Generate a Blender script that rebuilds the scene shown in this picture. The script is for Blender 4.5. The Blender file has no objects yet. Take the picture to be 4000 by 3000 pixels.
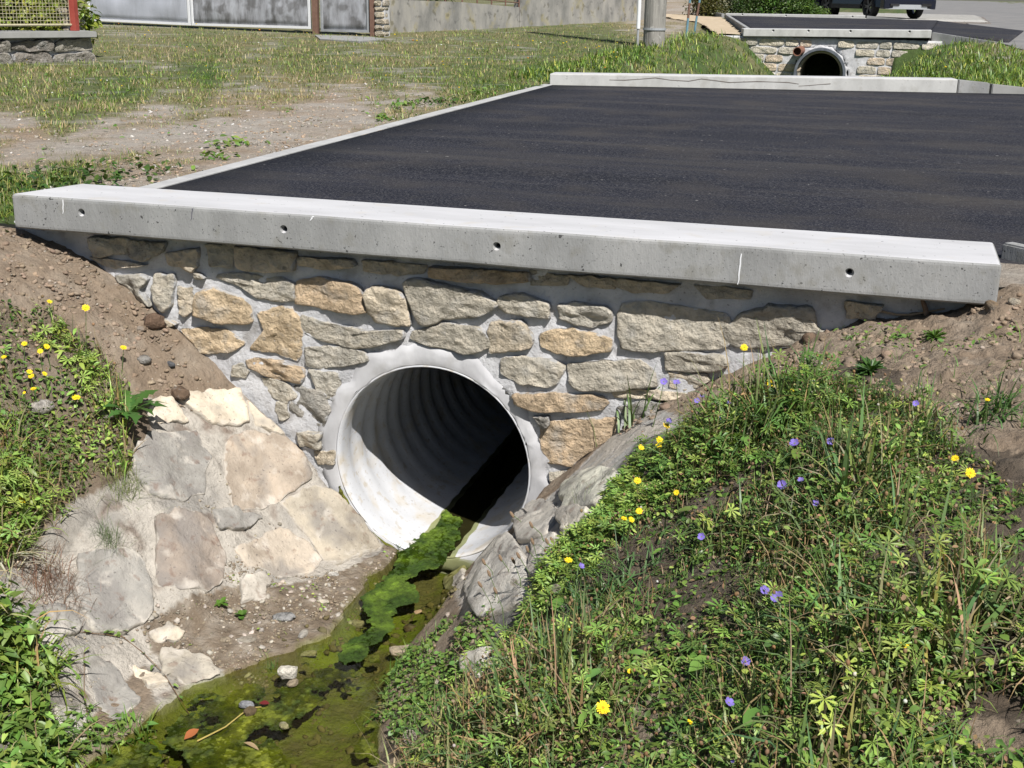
import bpy, bmesh
from mathutils import Vector, Matrix
import math, random
import numpy as np
CAM=np.array([1.8985,-5.23521,0.99869]); YAW,PITCH,ROLL,FPX=0.27806,0.31067,0.01838,4800.0
def cam_axes():
    fw=np.array([-math.sin(YAW)*math.cos(PITCH),math.cos(YAW)*math.cos(PITCH),-math.sin(PITCH)])
    r=np.cross(fw,[0,0,1]);r/=np.linalg.norm(r);u=np.cross(r,fw)
    c,s=math.cos(ROLL),math.sin(ROLL)
    return c*r+s*u,-s*r+c*u,fw
AX=cam_axes()
def ray(px):
    x,y=px; d=AX[2]*FPX+AX[0]*(x-2000)-AX[1]*(y-1500); return d/np.linalg.norm(d)
def hit_y(px,y):
    d=ray(px); t=(y-CAM[1])/d[1]; return CAM+t*d
def hit_z(px,z):
    d=ray(px); t=(z-CAM[2])/d[2]; return CAM+t*d
def to_px(P):
    P=np.atleast_2d(P)-CAM; z=P@AX[2]
    return np.stack([2000+FPX*(P@AX[0])/z,1500-FPX*(P@AX[1])/z],-1),z
# ---- value noise ----
_rs=np.random.RandomState(7); _T=_rs.rand(256,256)
def vnoise(x,y,seed=0):
    x=np.asarray(x,float)+seed*17.37; y=np.asarray(y,float)+seed*9.71
    xi=np.floor(x).astype(int); yi=np.floor(y).astype(int); fx=x-xi; fy=y-yi
    fx=fx*fx*(3-2*fx); fy=fy*fy*(3-2*fy)
    a=_T[xi&255,yi&255];b=_T[(xi+1)&255,yi&255];c=_T[xi&255,(yi+1)&255];d=_T[(xi+1)&255,(yi+1)&255]
    return (a*(1-fx)+b*fx)*(1-fy)+(c*(1-fx)+d*fx)*fy-.5
def fbm(x,y,f=1.0,o=4,seed=0):
    s=0;a=1.0;n=0
    for i in range(o):
        s=s+a*vnoise(np.asarray(x)*f,np.asarray(y)*f,seed+i*3);n+=a;a*=.5;f*=2.03
    return s/n*2
WATER=-1.682
LPX=[-60,-12,-4,-2.6,-2.19,-1.80,-1.41,-1.19,-1.055,-.90,-.72,-.58,-.45]
LPZ=[-.1,-.1,-.16,-.19,-.20,-.33,-.54,-.69,-.80,-.93,-1.06,-1.17,-1.36]
def up_z(y):
    return np.interp(y,[-8,0,10,25,35,60,300],[-.16,-.13,-.045,.06,.26,.38,.6])
def terrain0(x,y):
    """smooth ground without fine noise"""
    x=np.asarray(x,float);y=np.asarray(y,float); x,y=np.broadcast_arrays(x,y)
    # near ditch
    sL=np.interp(-y,[0,.36,.75,.9,1.35,1.7,2.1,4],[-.17,-.16,-.12,-.15,-.43,-.53,-.60,-.7])
    sR=np.interp(-y,[0,.3,.6,.9,1.2,1.5,1.8,4],[.20,.19,.2,.18,.22,.30,.42,.6])
    sL=sL+.09*fbm(x,y,3.5,3,44)*np.clip(-y/.4,0,1)
    bw=np.interp(-y,[0,.15,.5,.9,1.3,2,4],[.05,.15,.33,.42,.30,.12,.1])   # debris bench width
    d=sL-x
    zb=-1.674+.17*np.clip(d,0,None)*(d<bw)+.17*bw*(d>=bw)
    xs=sL-bw
    run=np.clip(xs-x,0,None)
    # bank: steep then 31 deg
    top=np.interp(x,LPX,LPZ)
    bank=-1.674+.17*bw+run*.95
    k=.10
    zl=-np.log(np.exp(-np.clip(bank,-3,3)/k)+np.exp(-top/k))*k
    zl=np.where(d<bw,zb,np.minimum(zl,top)+0.0)
    zl=np.where(d<0,-1.72-.05*np.clip(-d/.1,0,1),zl)
    e=x-sR
    RPX=[0,.2,.32,.38,.58,.72,.88,1.12,1.36,1.56,1.77,2.2,3.2,6,40]
    RPZ=[-1.72,-1.50,-1.36,-1.24,-1.06,-.92,-.79,-.65,-.51,-.38,-.31,-.22,-.17,-.14,-.1]
    zr=np.interp(e,RPX,RPZ)
    zr=zr+np.clip((x-2.3)/.2,0,1)*np.clip(1+y/.5,0,1)*.115
    near=np.where(e>0,zr,np.where(x>(sL+sR)/2,-1.72-.05*np.clip(-e/.1,0,1),zl))
    return near
def terrain_up(x,y):
    x=np.asarray(x,float);y=np.asarray(y,float); x,y=np.broadcast_arrays(x,y)
    z=up_z(y)+0*x
    # second ditch between the bridges
    cx=np.interp(y,[10,25],[.25,.65]); fl=np.interp(y,[10,25],[-1.45,-1.30])
    q=np.abs(x-cx)
    v=fl+np.clip(q-.55,0,None)*np.where(x<cx,.92,.66)
    g=.12
    vv=-np.log(np.exp(-v/g)+np.exp(-z/g))*g
    m=(y>9.45)&(y<25.0+2.0*((x>-1.1)&(x<2.2)))
    z=np.where(m,np.minimum(vv,z),z)
    return z
def terrain(x,y):
    x=np.asarray(x,float);y=np.asarray(y,float); x,y=np.broadcast_arrays(x,y)
    return np.where(y<0.0,terrain0(x,y),terrain_up(x,y))
def hit_t(px,fn=terrain,t0=2.0,t1=80,n=6000,off=0.0):
    d=ray(px); t=np.concatenate([np.linspace(t0,12,n),np.linspace(12.01,t1,n)])
    P=CAM+t[:,None]*d
    b=P[:,2]<fn(P[:,0],P[:,1])+off
    if not b.any(): return P[-1]
    return P[np.argmax(b)]

random.seed(5); RS=np.random.RandomState(11)
S=bpy.context.scene; COL=S.collection
# ---------------- camera, light, exposure ----------------
cam_d=bpy.data.cameras.new('camera'); cam=bpy.data.objects.new('camera',cam_d); COL.objects.link(cam); S.camera=cam
cam_d.sensor_fit='HORIZONTAL'; cam_d.sensor_width=36.0; cam_d.lens=FPX/4000*36.0; cam_d.clip_start=.05; cam_d.clip_end=2000
_r,_u,_f=AX
cam.matrix_world=Matrix(((_r[0],_u[0],-_f[0],CAM[0]),(_r[1],_u[1],-_f[1],CAM[1]),(_r[2],_u[2],-_f[2],CAM[2]),(0,0,0,1)))
SUN=np.array([-0.80,1.0,-1.60]); SUN=SUN/np.linalg.norm(SUN)
w=bpy.data.worlds.new('World'); S.world=w; w.use_nodes=True
nt=w.node_tree; nt.nodes.clear()
sky=nt.nodes.new('ShaderNodeTexSky'); sky.sky_type='NISHITA'; sky.sun_disc=False
sky.sun_elevation=math.asin(-SUN[2]); sky.sun_rotation=math.atan2(-SUN[0],-SUN[1])
bg=nt.nodes.new('ShaderNodeBackground'); bg.inputs[1].default_value=0.05
wo=nt.nodes.new('ShaderNodeOutputWorld'); nt.links.new(sky.outputs[0],bg.inputs[0]); nt.links.new(bg.outputs[0],wo.inputs[0])
sd=bpy.data.lights.new('sun','SUN'); sd.energy=5.0; sd.angle=math.radians(.53); sd.color=(1,.965,.92)
so=bpy.data.objects.new('sun',sd); COL.objects.link(so)
so.rotation_euler=Vector(SUN).to_track_quat('-Z','Y').to_euler(); so.location=(5,-8,10)
S.view_settings.view_transform='Standard'; S.view_settings.look='None'; S.view_settings.gamma=1; S.view_settings.use_curve_mapping=False
S.view_settings.exposure=0.34
S.render.engine='CYCLES'; S.cycles.max_bounces=6; S.cycles.diffuse_bounces=1; S.cycles.transparent_max_bounces=8
# ---------------- helpers ----------------
def srgb(r,g,b):
    f=lambda c:(c/12.92 if c<=.04045 else ((c+.055)/1.055)**2.4)
    return (f(r/255),f(g/255),f(b/255),1)
def C4(c): return tuple(c) if len(c)==4 else tuple(c)+(1,)
class NT:
    def __init__(s,name):
        s.m=bpy.data.materials.new(name); s.m.use_nodes=True; s.t=s.m.node_tree; s.t.nodes.clear()
    def n(s,typ,**k):
        nd=s.t.nodes.new('ShaderNode'+typ)
        for a,v in k.items():
            if a.startswith('i_'): nd.inputs[a[2:].replace('_',' ')].default_value=v
            elif a.startswith('x'): nd.inputs[int(a[1:])].default_value=v
            else: setattr(nd,a,v)
        return nd
    def l(s,a,b): s.t.links.new(a,b)
def ramp(t,fac,cols,pos=None):
    r=t.n('ValToRGB'); e=r.color_ramp.elements
    n=len(cols); pos=pos or [.3+.4*i/(n-1) for i in range(n)]
    while len(e)<n: e.new(.5)
    for i in range(n): e[i].position=pos[i]; e[i].color=C4(cols[i])
    t.l(fac,r.inputs[0]); return r.outputs[0]
def MAT(name,cols,scale=6,rough=.9,bump=.4,bscale=60,dist=.01,objcol=False,vcol=False,speck=None,pos=None,stretch=None,spec=.3,metal=0,detail=8,bump2=None,coord='obj',edge=None):
    t=NT(name)
    if coord=='world': co=t.n('NewGeometry').outputs['Position']
    else: co=t.n('TexCoord').outputs['Object']
    if stretch:
        mp=t.n('Mapping'); mp.inputs['Scale'].default_value=stretch; t.l(co,mp.inputs[0]); co2=mp.outputs[0]
    else: co2=co
    nz=t.n('TexNoise'); nz.inputs['Scale'].default_value=scale; nz.inputs['Detail'].default_value=detail; nz.inputs['Roughness'].default_value=.62
    t.l(co2,nz.inputs['Vector'])
    c=ramp(t,nz.outputs[0],cols,pos)
    def mix(mode,a,b,fac=1.0,facsock=None):
        m=t.n('Mix',data_type='RGBA',blend_type=mode); m.inputs[0].default_value=fac
        if facsock is not None: t.l(facsock,m.inputs[0])
        t.l(a,m.inputs[6])
        if isinstance(b,tuple): m.inputs[7].default_value=C4(b)
        else: t.l(b,m.inputs[7])
        return m.outputs[2]
    if objcol: c=mix('MULTIPLY',c,t.n('ObjectInfo').outputs['Color'])
    if vcol:
        a=t.n('Attribute',attribute_name='Col'); c=mix('MULTIPLY',c,a.outputs['Color'])
    if speck:
        for (sc,lo,hi,col,amt) in speck:
            n2=t.n('TexNoise'); n2.inputs['Scale'].default_value=sc; n2.inputs['Detail'].default_value=3; t.l(co,n2.inputs['Vector'])
            mr=t.n('MapRange'); mr.inputs[1].default_value=lo; mr.inputs[2].default_value=hi; mr.inputs[4].default_value=amt; t.l(n2.outputs[0],mr.inputs[0])
            c=mix('MIX',c,C4(col),facsock=mr.outputs[0])
    if edge:
        at=t.n('Attribute',attribute_name='Edge'); n3=t.n('TexNoise'); n3.inputs['Scale'].default_value=22; n3.inputs['Detail'].default_value=5; t.l(co,n3.inputs['Vector'])
        ad=t.n('Math',operation='ADD'); t.l(at.outputs['Fac'],ad.inputs[0]); t.l(n3.outputs[0],ad.inputs[1])
        mr=t.n('MapRange'); mr.inputs[1].default_value=1.02; mr.inputs[2].default_value=1.14; mr.inputs[4].default_value=.85; t.l(ad.outputs[0],mr.inputs[0]); c=mix('MIX',c,C4(edge),facsock=mr.outputs[0])
    p=t.n('BsdfPrincipled'); t.l(c,p.inputs['Base Color']); p.inputs['Roughness'].default_value=rough; p.inputs['Metallic'].default_value=metal
    p.inputs['Specular IOR Level'].default_value=spec
    if bump:
        nb=t.n('TexNoise'); nb.inputs['Scale'].default_value=bscale; nb.inputs['Detail'].default_value=8; nb.inputs['Roughness'].default_value=.65; t.l(co2,nb.inputs['Vector'])
        b=t.n('Bump'); b.inputs['Strength'].default_value=bump; b.inputs['Distance'].default_value=dist; t.l(nb.outputs[0],b.inputs['Height'])
        last=b
        if bump2:
            v=t.n('TexVoronoi'); v.inputs['Scale'].default_value=bump2[0]; t.l(co,v.inputs['Vector'])
            b2=t.n('Bump'); b2.inputs['Strength'].default_value=bump2[1]; b2.inputs['Distance'].default_value=bump2[2]; t.l(v.outputs['Distance'],b2.inputs['Height']); t.l(b.outputs[0],b2.inputs['Normal']); last=b2
        t.l(last.outputs[0],p.inputs['Normal'])
    o=t.n('OutputMaterial'); t.l(p.outputs[0],o.inputs[0]); return t.m
def FOL(name,trans=.20,rough=.42,tint=(1,1,1)):
    t=NT(name); a=t.n('Attribute',attribute_name='Col')
    p=t.n('BsdfPrincipled'); t.l(a.outputs['Color'],p.inputs['Base Color']); p.inputs['Roughness'].default_value=rough; p.inputs['Specular IOR Level'].default_value=.35
    m=t.n('Mix',data_type='RGBA',blend_type='MULTIPLY'); m.inputs[0].default_value=1; t.l(a.outputs['Color'],m.inputs[6]); m.inputs[7].default_value=(1.25,1.35,.5,1)
    tr=t.n('BsdfTranslucent'); t.l(m.outputs[2],tr.inputs[0])
    mx=t.n('MixShader'); mx.inputs[0].default_value=trans; t.l(p.outputs[0],mx.inputs[1]); t.l(tr.outputs[0],mx.inputs[2])
    o=t.n('OutputMaterial'); t.l(mx.outputs[0],o.inputs[0]); return t.m
def tag(o,label=None,cat=None,group=None,kind=None):
    if label: o['label']=label
    if cat: o['category']=cat
    if group: o['group']=group
    if kind: o['kind']=kind
    return o
def link(o,parent=None):
    COL.objects.link(o)
    if parent: o.parent=parent
    return o
def empty(name,loc,label,cat,group=None,rz=0):
    o=bpy.data.objects.new(name,None); COL.objects.link(o); o.location=loc; o.rotation_euler=(0,0,rz); o.empty_display_size=.1
    return tag(o,label,cat,group)
def obj_bm(name,bm,mat,parent=None,smooth=False,loc=None):
    me=bpy.data.meshes.new(name); bm.normal_update(); bm.to_mesh(me); bm.free()
    if mat: me.materials.append(mat)
    if smooth: me.shade_smooth()
    o=bpy.data.objects.new(name,me)
    if loc is not None: o.location=loc
    return link(o,parent)
def mesh_np(name,V,loops,sizes,mat,parent=None,col=None,smooth=False,loc=None):
    me=bpy.data.meshes.new(name); V=np.asarray(V,np.float32)
    me.vertices.add(len(V)); me.vertices.foreach_set('co',V.ravel())
    me.loops.add(len(loops)); me.loops.foreach_set('vertex_index',np.asarray(loops,np.int32))
    sizes=np.asarray(sizes,np.int32); st=np.concatenate([[0],np.cumsum(sizes)[:-1]]).astype(np.int32)
    me.polygons.add(len(sizes)); me.polygons.foreach_set('loop_start',st)
    if smooth: me.polygons.foreach_set('use_smooth',np.ones(len(sizes),bool))
    me.update(calc_edges=True)
    if col is not None:
        a=me.color_attributes.new('Col','FLOAT_COLOR','POINT'); c=np.ones((len(V),4),np.float32); c[:,:3]=col; a.data.foreach_set('color',c.ravel())
    if mat: me.materials.append(mat)
    o=bpy.data.objects.new(name,me)
    if loc is not None: o.location=loc
    return link(o,parent)
def grid(name,X,Y,Z,mat,parent=None,col=None,mask=None,smooth=True,flip=False):
    """X,Y,Z 2D arrays (ny,nx)"""
    ny,nx=X.shape; V=np.stack([X,Y,Z],-1).reshape(-1,3)
    i=np.arange(ny*nx).reshape(ny,nx); q=np.stack([i[:-1,:-1],i[:-1,1:],i[1:,1:],i[1:,:-1]],-1)
    if flip: q=q[...,::-1]
    if mask is not None: q=q[mask]
    q=q.reshape(-1,4)
    if mask is not None:
        used=np.zeros(len(V),bool); used[q.ravel()]=True; mp=np.cumsum(used)-1; V=V[used]; q=mp[q]
        if col is not None: col=col.reshape(-1,3)[used]
    elif col is not None: col=col.reshape(-1,3)
    return mesh_np(name,V,q.ravel(),np.full(len(q),4),mat,parent,col,smooth)
def box(bm,x0,x1,y0,y1,z0,z1,M=None,bevel=0):
    r=bmesh.ops.create_cube(bm,size=1); vs=r['verts']
    for v in vs:
        v.co=Vector(((x0+x1)/2+v.co.x*(x1-x0),(y0+y1)/2+v.co.y*(y1-y0),(z0+z1)/2+v.co.z*(z1-z0)))
    if bevel:
        es=list({e for v in vs for e in v.link_edges}); rr=bmesh.ops.bevel(bm,geom=es,offset=bevel,segments=2,affect='EDGES',profile=.5)
        if M is not None: vs=[v for v in bm.verts if v.is_valid and v in set(rr['verts'])]
    if M is not None:
        for v in vs: v.co=M@v.co
    return vs
def tube(bm,pts,r,n=8,cap=True):
    """tapered tube along points; r number or list"""
    pts=[Vector(p) for p in pts]; m=len(pts); rr=r if isinstance(r,(list,tuple)) else [r]*m; rings=[]
    for i,p in enumerate(pts):
        d=(pts[min(i+1,m-1)]-pts[max(i-1,0)]).normalized(); a=d.orthogonal().normalized() if abs(d.z)>.9 else d.cross(Vector((0,0,1))).normalized()
        if abs(d.z)>.9: a=(Vector((1,0,0))-d*d.x).normalized()
        b=d.cross(a)
        rings.append([bm.verts.new(p+(a*math.cos(2*math.pi*k/n)+b*math.sin(2*math.pi*k/n))*rr[i]) for k in range(n)])
    for i in range(m-1):
        for k in range(n): bm.faces.new((rings[i][k],rings[i][(k+1)%n],rings[i+1][(k+1)%n],rings[i+1][k]))
    if cap:
        bm.faces.new(rings[0][::-1]); bm.faces.new(rings[-1])
def hexa(bm,b,t):
    """prism from 4 bottom pts, 4 top pts"""
    vb=[bm.verts.new(p) for p in b]; vt=[bm.verts.new(p) for p in t]; n=len(b)
    bm.faces.new(vb[::-1]); bm.faces.new(vt)
    for i in range(n): bm.faces.new((vb[i],vb[(i+1)%n],vt[(i+1)%n],vt[i]))
def z_at(x,y,py):
    """height at which a vertical through (x,y) shows at image row py"""
    a=np.array([x,y,0.])-CAM; k=(1500-py)/FPX
    # (a+z ez).u = k (a+z ez).f
    return (k*(a@AX[2])-a@AX[1])/(AX[1][2]-k*AX[2][2])
def inpoly(x,y,poly):
    x=np.asarray(x);y=np.asarray(y);c=np.zeros(x.shape,bool);n=len(poly);j=n-1
    for i in range(n):
        xi,yi=poly[i][:2];xj,yj=poly[j][:2]
        c^=((yi>y)!=(yj>y))&(x<(xj-xi)*(y-yi)/(yj-yi+1e-12)+xi); j=i
    return c
def copy_tree(o,parent=None):
    c=o.copy(); COL.objects.link(c); c.parent=parent
    for ch in list(o.children): copy_tree(ch,c)
    return c
# ---------------- materials ----------------
M={}
M['concrete']=MAT('formed_concrete',[(.22,.222,.22),(.285,.288,.285),(.36,.36,.355)],scale=3.2,bump=.5,bscale=70,dist=.006,speck=[(42,.685,.705,(.05,.05,.05),.9),(95,.64,.68,(.10,.10,.10),.7),(11,.56,.72,(.22,.215,.19),.6)],stretch=(1,1,.4),coord='world')  # small dark specks paint the shade inside bug holes
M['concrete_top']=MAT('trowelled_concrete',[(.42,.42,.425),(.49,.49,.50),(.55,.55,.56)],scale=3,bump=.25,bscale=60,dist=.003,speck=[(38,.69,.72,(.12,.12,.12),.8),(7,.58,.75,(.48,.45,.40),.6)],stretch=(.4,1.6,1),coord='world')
M['kerbc']=MAT('kerb_concrete',[(.33,.33,.325),(.40,.40,.395),(.47,.47,.46)],scale=5,bump=.4,bscale=70,dist=.004,speck=[(50,.66,.7,(.2,.2,.2),.6)],coord='world')
M['collar']=MAT('smooth_mortar',[(.38,.38,.39),(.49,.49,.50),(.58,.58,.59)],scale=4,bump=.35,bscale=40,dist=.006,speck=[(7,.60,.74,(.36,.35,.33),.5)],stretch=(1,1,.5))
M['mortar']=MAT('grey_mortar',[(.40,.40,.41),(.54,.54,.55),(.64,.64,.65)],scale=6,bump=.8,bscale=45,dist=.012,speck=[(9,.56,.70,(.27,.25,.23),.6),(60,.66,.70,(.2,.19,.18),.6)])
M['stone']=MAT('sandstone',[(.52,.50,.46),(.85,.82,.76),(1.15,1.08,.98)],scale=13,bump=1,bscale=26,dist=.045,objcol=True,speck=[(7,.55,.70,(.42,.42,.40),.5),(30,.62,.70,(.10,.09,.08),.5),(18,.60,.72,(.52,.50,.46),.45)],coord='world',bump2=(45,.35,.008),edge=(.50,.50,.50))
M['flag']=MAT('flagstone',[(.55,.52,.48),(.88,.86,.82),(1.15,1.1,1.02)],scale=6,bump=.9,bscale=32,dist=.015,objcol=True,speck=[(5,.50,.62,(.22,.205,.19),.65),(9,.56,.68,(.62,.57,.50),.6),(17,.60,.70,(.17,.10,.07),.5),(60,.64,.70,(.08,.07,.07),.5)],coord='world',edge=(.50,.46,.40))
M['pipe']=MAT('white_plastic_pipe',[(.50,.51,.53),(.62,.63,.65)],scale=4,rough=.5,bump=.08,bscale=120,dist=.002,speck=[(7,.52,.70,(.50,.43,.31),.55),(22,.58,.68,(.42,.36,.26),.5),(70,.64,.70,(.25,.23,.2),.5)])
M['dirt']=MAT('soil',[(.75,.75,.75),(1,1,1),(1.2,1.2,1.2)],scale=14,bump=1,bscale=38,dist=.03,vcol=True,speck=[(60,.66,.72,(.36,.31,.25),.6)],coord='world')
M['clod']=MAT('soil_clods',[(.8,.8,.8),(1.15,1.15,1.15)],scale=30,bump=.8,bscale=60,dist=.01,vcol=True,coord='world')
M['foliage']=FOL('foliage'); M['dry']=FOL('dry_foliage',.2,.8); M['petal']=FOL('petals',.3,.6)
M['asphalt']=MAT('new_asphalt',[(.009,.010,.017),(.016,.017,.026),(.050,.046,.044)],pos=[.36,.50,.70],scale=2.4,rough=.85,bump=1,bscale=60,dist=.012,detail=6,stretch=(.13,1,1),speck=[(70,.53,.62,(.070,.070,.076),.8),(150,.55,.66,(.10,.098,.10),.6),(26,.72,.75,(.35,.34,.32),.7),(1.5,.50,.70,(.060,.054,.050),.55),(14,.56,.66,(.035,.034,.036),.5)],coord='world',spec=.2)
M['road']=MAT('worn_road_asphalt',[(.15,.15,.155),(.20,.195,.19),(.24,.23,.22)],scale=1.2,bump=.5,bscale=60,dist=.006,speck=[(120,.6,.7,(.3,.3,.3),.4)],coord='world')
M['metal']=MAT('galvanised_metal',[(.35,.36,.38),(.5,.52,.55)],scale=4,rough=.5,bump=.1,bscale=40,metal=.3)
M['brown']=MAT('brown_paint',[(.14,.08,.06),(.2,.12,.09)],scale=10,rough=.6,bump=.2,bscale=30)
M['red']=MAT('red_paint',[(.28,.05,.04),(.36,.08,.06)],scale=10,rough=.5,bump=.15,bscale=30)
M['black']=MAT('black_rubber',[(.012,.012,.013),(.03,.03,.03)],scale=20,rough=.8,bump=.2)
M['white']=MAT('white_paint',[(.72,.73,.75),(.82,.83,.85)],scale=20,rough=.6,bump=.1)
M['oldwall']=MAT('weathered_concrete',[(.16,.16,.15),(.29,.28,.26),(.40,.38,.33)],scale=1.5,bump=.4,bscale=20,dist=.01,stretch=(1.3,1.3,.7),speck=[(3,.55,.7,(.34,.29,.12),.6),(6,.58,.68,(.07,.07,.07),.5)],coord='world')
M['timber']=MAT('weathered_pole',[(.16,.15,.14),(.26,.25,.23),(.38,.36,.33)],scale=12,bump=.7,bscale=60,dist=.01,stretch=(1,1,.12),speck=[(12,.62,.7,(.5,.5,.46),.5)])
# ================= GROUND =================
def px_poly(pts,fn=terrain,off=0.): return [tuple(hit_t(p,fn,off=off)) for p in pts]
# upland vegetation map: control points (photo row/col) -> world, blended round the viewer
CTRL=[(50,300,.9,.4),(200,450,.8,.5),(500,350,.9,.3),(800,200,.9,.5),(800,300,.9,.15),(1300,250,.8,.4),(1100,330,.7,.9),(1500,300,.8,.5),(1700,200,.8,.6),(2000,200,.8,.5),(2300,250,.9,.4),(2450,250,1,.2),(1900,300,.9,.3),(1400,360,.55,.95),(1650,380,.5,.8),(900,400,.45,.8),(600,460,.4,.8),(1000,480,.06,.5),(1300,430,.08,.5),(1150,560,.06,.5),(900,620,.08,.6),(700,580,.3,.5),(400,560,.35,.8),(200,600,.5,.6),(1150,240,.9,.5),(950,330,.8,.6),(750,380,.7,.6),(1000,400,.45,.9),(100,650,.35,.5),(400,680,.35,.5),(260,705,.7,.1),(50,740,.95,.05),(600,700,.12,.5),(100,530,.15,.7),(2700,250,1,.2),(3000,230,1,.2),(3700,230,1,.2),(3500,300,1,.2),(3900,280,1,.2),(600,180,.7,.6),(1000,150,.8,.7),(2600,100,.6,.7),(2600,60,.2,.9),(3900,200,.6,.6),(300,400,.9,.4),(1700,300,.8,.4),(2100,320,1,.2)]
_cw=np.array([hit_t((a,b)) for a,b,_,_ in CTRL]); _cv=np.array([(c,d) for _,_,c,d in CTRL])
def _pol(x,y):
    dx=x-CAM[0];dy=y-CAM[1];r=np.hypot(dx,dy); return np.arctan2(dx,dy)*4.8,4.8/r*1.1*1.6
_ca,_cb=_pol(_cw[:,0],_cw[:,1])
def vegmap(x,y):
    x=np.asarray(x,float);y=np.asarray(y,float);a,b=_pol(x,y);num=0;den=0;nd=0
    for i in range(len(_ca)):
        w_=1/((a-_ca[i])**2+(b-_cb[i])**2+.0008)**1.5; den=den+w_; num=num+w_*_cv[i,0]; nd=nd+w_*_cv[i,1]
    return num/den,nd/den
DIRT=np.array([.25,.19,.135]); PALE=np.array([.36,.31,.25]); GRAV=np.array([.36,.325,.28]); DGR=np.array([.085,.095,.04]); DRY=np.array([.27,.215,.125]); MUD=np.array([.11,.09,.05])
def lerp(a,b,t): return a+(b-a)*np.clip(t,0,1)[...,None]
# --- ditch ground (in front of the headwall) ---
def axis(a,b,fine0,fine1,h,H):
    l=list(np.arange(a,fine0,H))+list(np.arange(fine0,fine1,h))+list(np.arange(fine1,b+H,H)); return np.array(l)
gx=axis(-14,16,-2.6,3.2,.014,.25); gy=-axis(0,14,0,3.6,.014,.25)[::-1]; gy[-1]=0.0; gy=np.append(gy,[.03,.06])
X,Y=np.meshgrid(gx,gy); Z0=terrain0(X,Y)
DT=px_poly([(870,2290),(1000,2290),(1250,2260),(1500,2160),(1560,2190),(1440,2330),(1400,2440),(1250,2540),(900,2600),(750,2650),(600,2560),(560,2440)])
deb=inpoly(X,Y,DT)
wet=np.clip((-1.668-Z0)/.02,0,1)
rough=np.where(X>0.9,1.0,.75)*np.clip((Z0+1.75)/.11,.35,1)
nz=np.where(X>1.1,np.abs(fbm(X,Y,13,3,6))*.035-.006,0)+fbm(X,Y,7,4,1)*.018+np.abs(fbm(X,Y,22,3,5))*.02+fbm(X,Y,55,2,9)*.006
Z=Z0+nz*rough*np.clip(np.abs(Y)/.03,.3,1)
col=lerp(DIRT+0*X[...,None],PALE,.55*np.clip(fbm(X,Y,9,4,3)+.25,0,1))
col=np.where(deb[...,None],lerp(np.array([.20,.155,.11])+0*X[...,None],PALE,np.clip(fbm(X,Y,25,3,8)+.2,0,1)),col)
# old concrete between the paving stones of the left apron
AP=px_poly([(560,1560),(940,1500),(1260,1750),(1320,1900),(1500,2110),(1500,2170),(1240,2260),(1000,2300),(850,2300),(800,2330),(850,2600),(880,2680),(620,2780),(560,2600),(450,2700),(280,2900),(250,3050),(-50,3050),(-50,2250),(300,1950),(500,1850),(600,1700)])
APR=px_poly([(2380,1600),(2560,1560),(2680,1640),(2440,2000),(2330,2200),(2200,2420),(2080,2560),(1900,2520),(1810,2420),(1770,2300),(1850,2230),(2000,2090)])
ap=inpoly(X,Y,AP)|(inpoly(X,Y,APR)); CONC=np.array([.50,.46,.40])
apc=lerp(CONC+0*X[...,None],np.array([.33,.31,.28]),np.clip(fbm(X,Y,6,4,12)*1.5+.1,0,1))
dA=np.array([.17,.12,.09]); apc=lerp(apc,dA,np.clip(fbm(X,Y,14,4,15)*2.2-.5,0,.8))
apr_=inpoly(X,Y,APR); apc=np.where(apr_[...,None],np.maximum(apc,np.array([.44,.43,.40]))*1.0,apc); col=np.where((ap&~deb)[...,None],apc,col)
Z=np.where(ap&~deb,Z0+fbm(X,Y,10,3,4)*.010,Z); Z=np.where((Y>-.004)&(np.abs(X)<.6),Z-.06,Z)
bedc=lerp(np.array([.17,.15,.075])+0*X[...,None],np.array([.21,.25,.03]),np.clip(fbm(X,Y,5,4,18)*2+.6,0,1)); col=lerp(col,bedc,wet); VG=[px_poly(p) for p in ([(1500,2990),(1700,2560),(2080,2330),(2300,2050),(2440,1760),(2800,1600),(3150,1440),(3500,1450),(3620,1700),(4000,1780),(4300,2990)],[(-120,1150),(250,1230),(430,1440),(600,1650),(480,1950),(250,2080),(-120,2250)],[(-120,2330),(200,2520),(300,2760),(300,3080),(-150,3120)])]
for q,kf in zip(VG,(.40,.7,.5)): col=np.where(inpoly(X+fbm(X,Y,4,3,16)*.1,Y,q)[...,None],col*kf,col)  # humus soil under weeds, darkened further to paint shade between the plants

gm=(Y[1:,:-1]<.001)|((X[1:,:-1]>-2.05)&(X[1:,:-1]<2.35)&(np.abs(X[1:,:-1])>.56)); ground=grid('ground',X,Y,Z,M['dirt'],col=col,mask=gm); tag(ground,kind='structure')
# --- upland ground ---
YK=lambda x:9.0+(x+1.77)*.24          # line of the far kerb
def up_surface(x,y):
    z=terrain_up(x,y)
    z=z+np.where((x>2.3)&(y<.5),.045,0)*np.clip((x-2.3)/.15,0,1)
    edge=np.where((x<-2.1),-.05*np.exp(-np.clip(y,0,None)/.35),0)
    return z+edge
ux=axis(-45,45,-9,6,.045,.6); uy=np.concatenate([np.arange(0,1.4,.02),np.arange(1.4,9,.045),np.arange(9,26,.08),np.arange(26,45,.35),np.arange(45,230,4)])
X,Y=np.meshgrid(ux,uy); Z=up_surface(X,Y)
inasp=(Y<YK(X)+.2)&(X>-2.0+.03*Y)
va,vd=vegmap(X,Y); 
n1=fbm(X,Y,1.3,5,31); n2=fbm(X,Y,5,4,33)
g=np.clip((va+n1*.4+n2*.25-.38)*3,0,1)*np.where((X>2.3)&(Y<1.5),.0,1); dr=np.clip(vd+n1*.5+n2*.3-.1,0,1)
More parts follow.
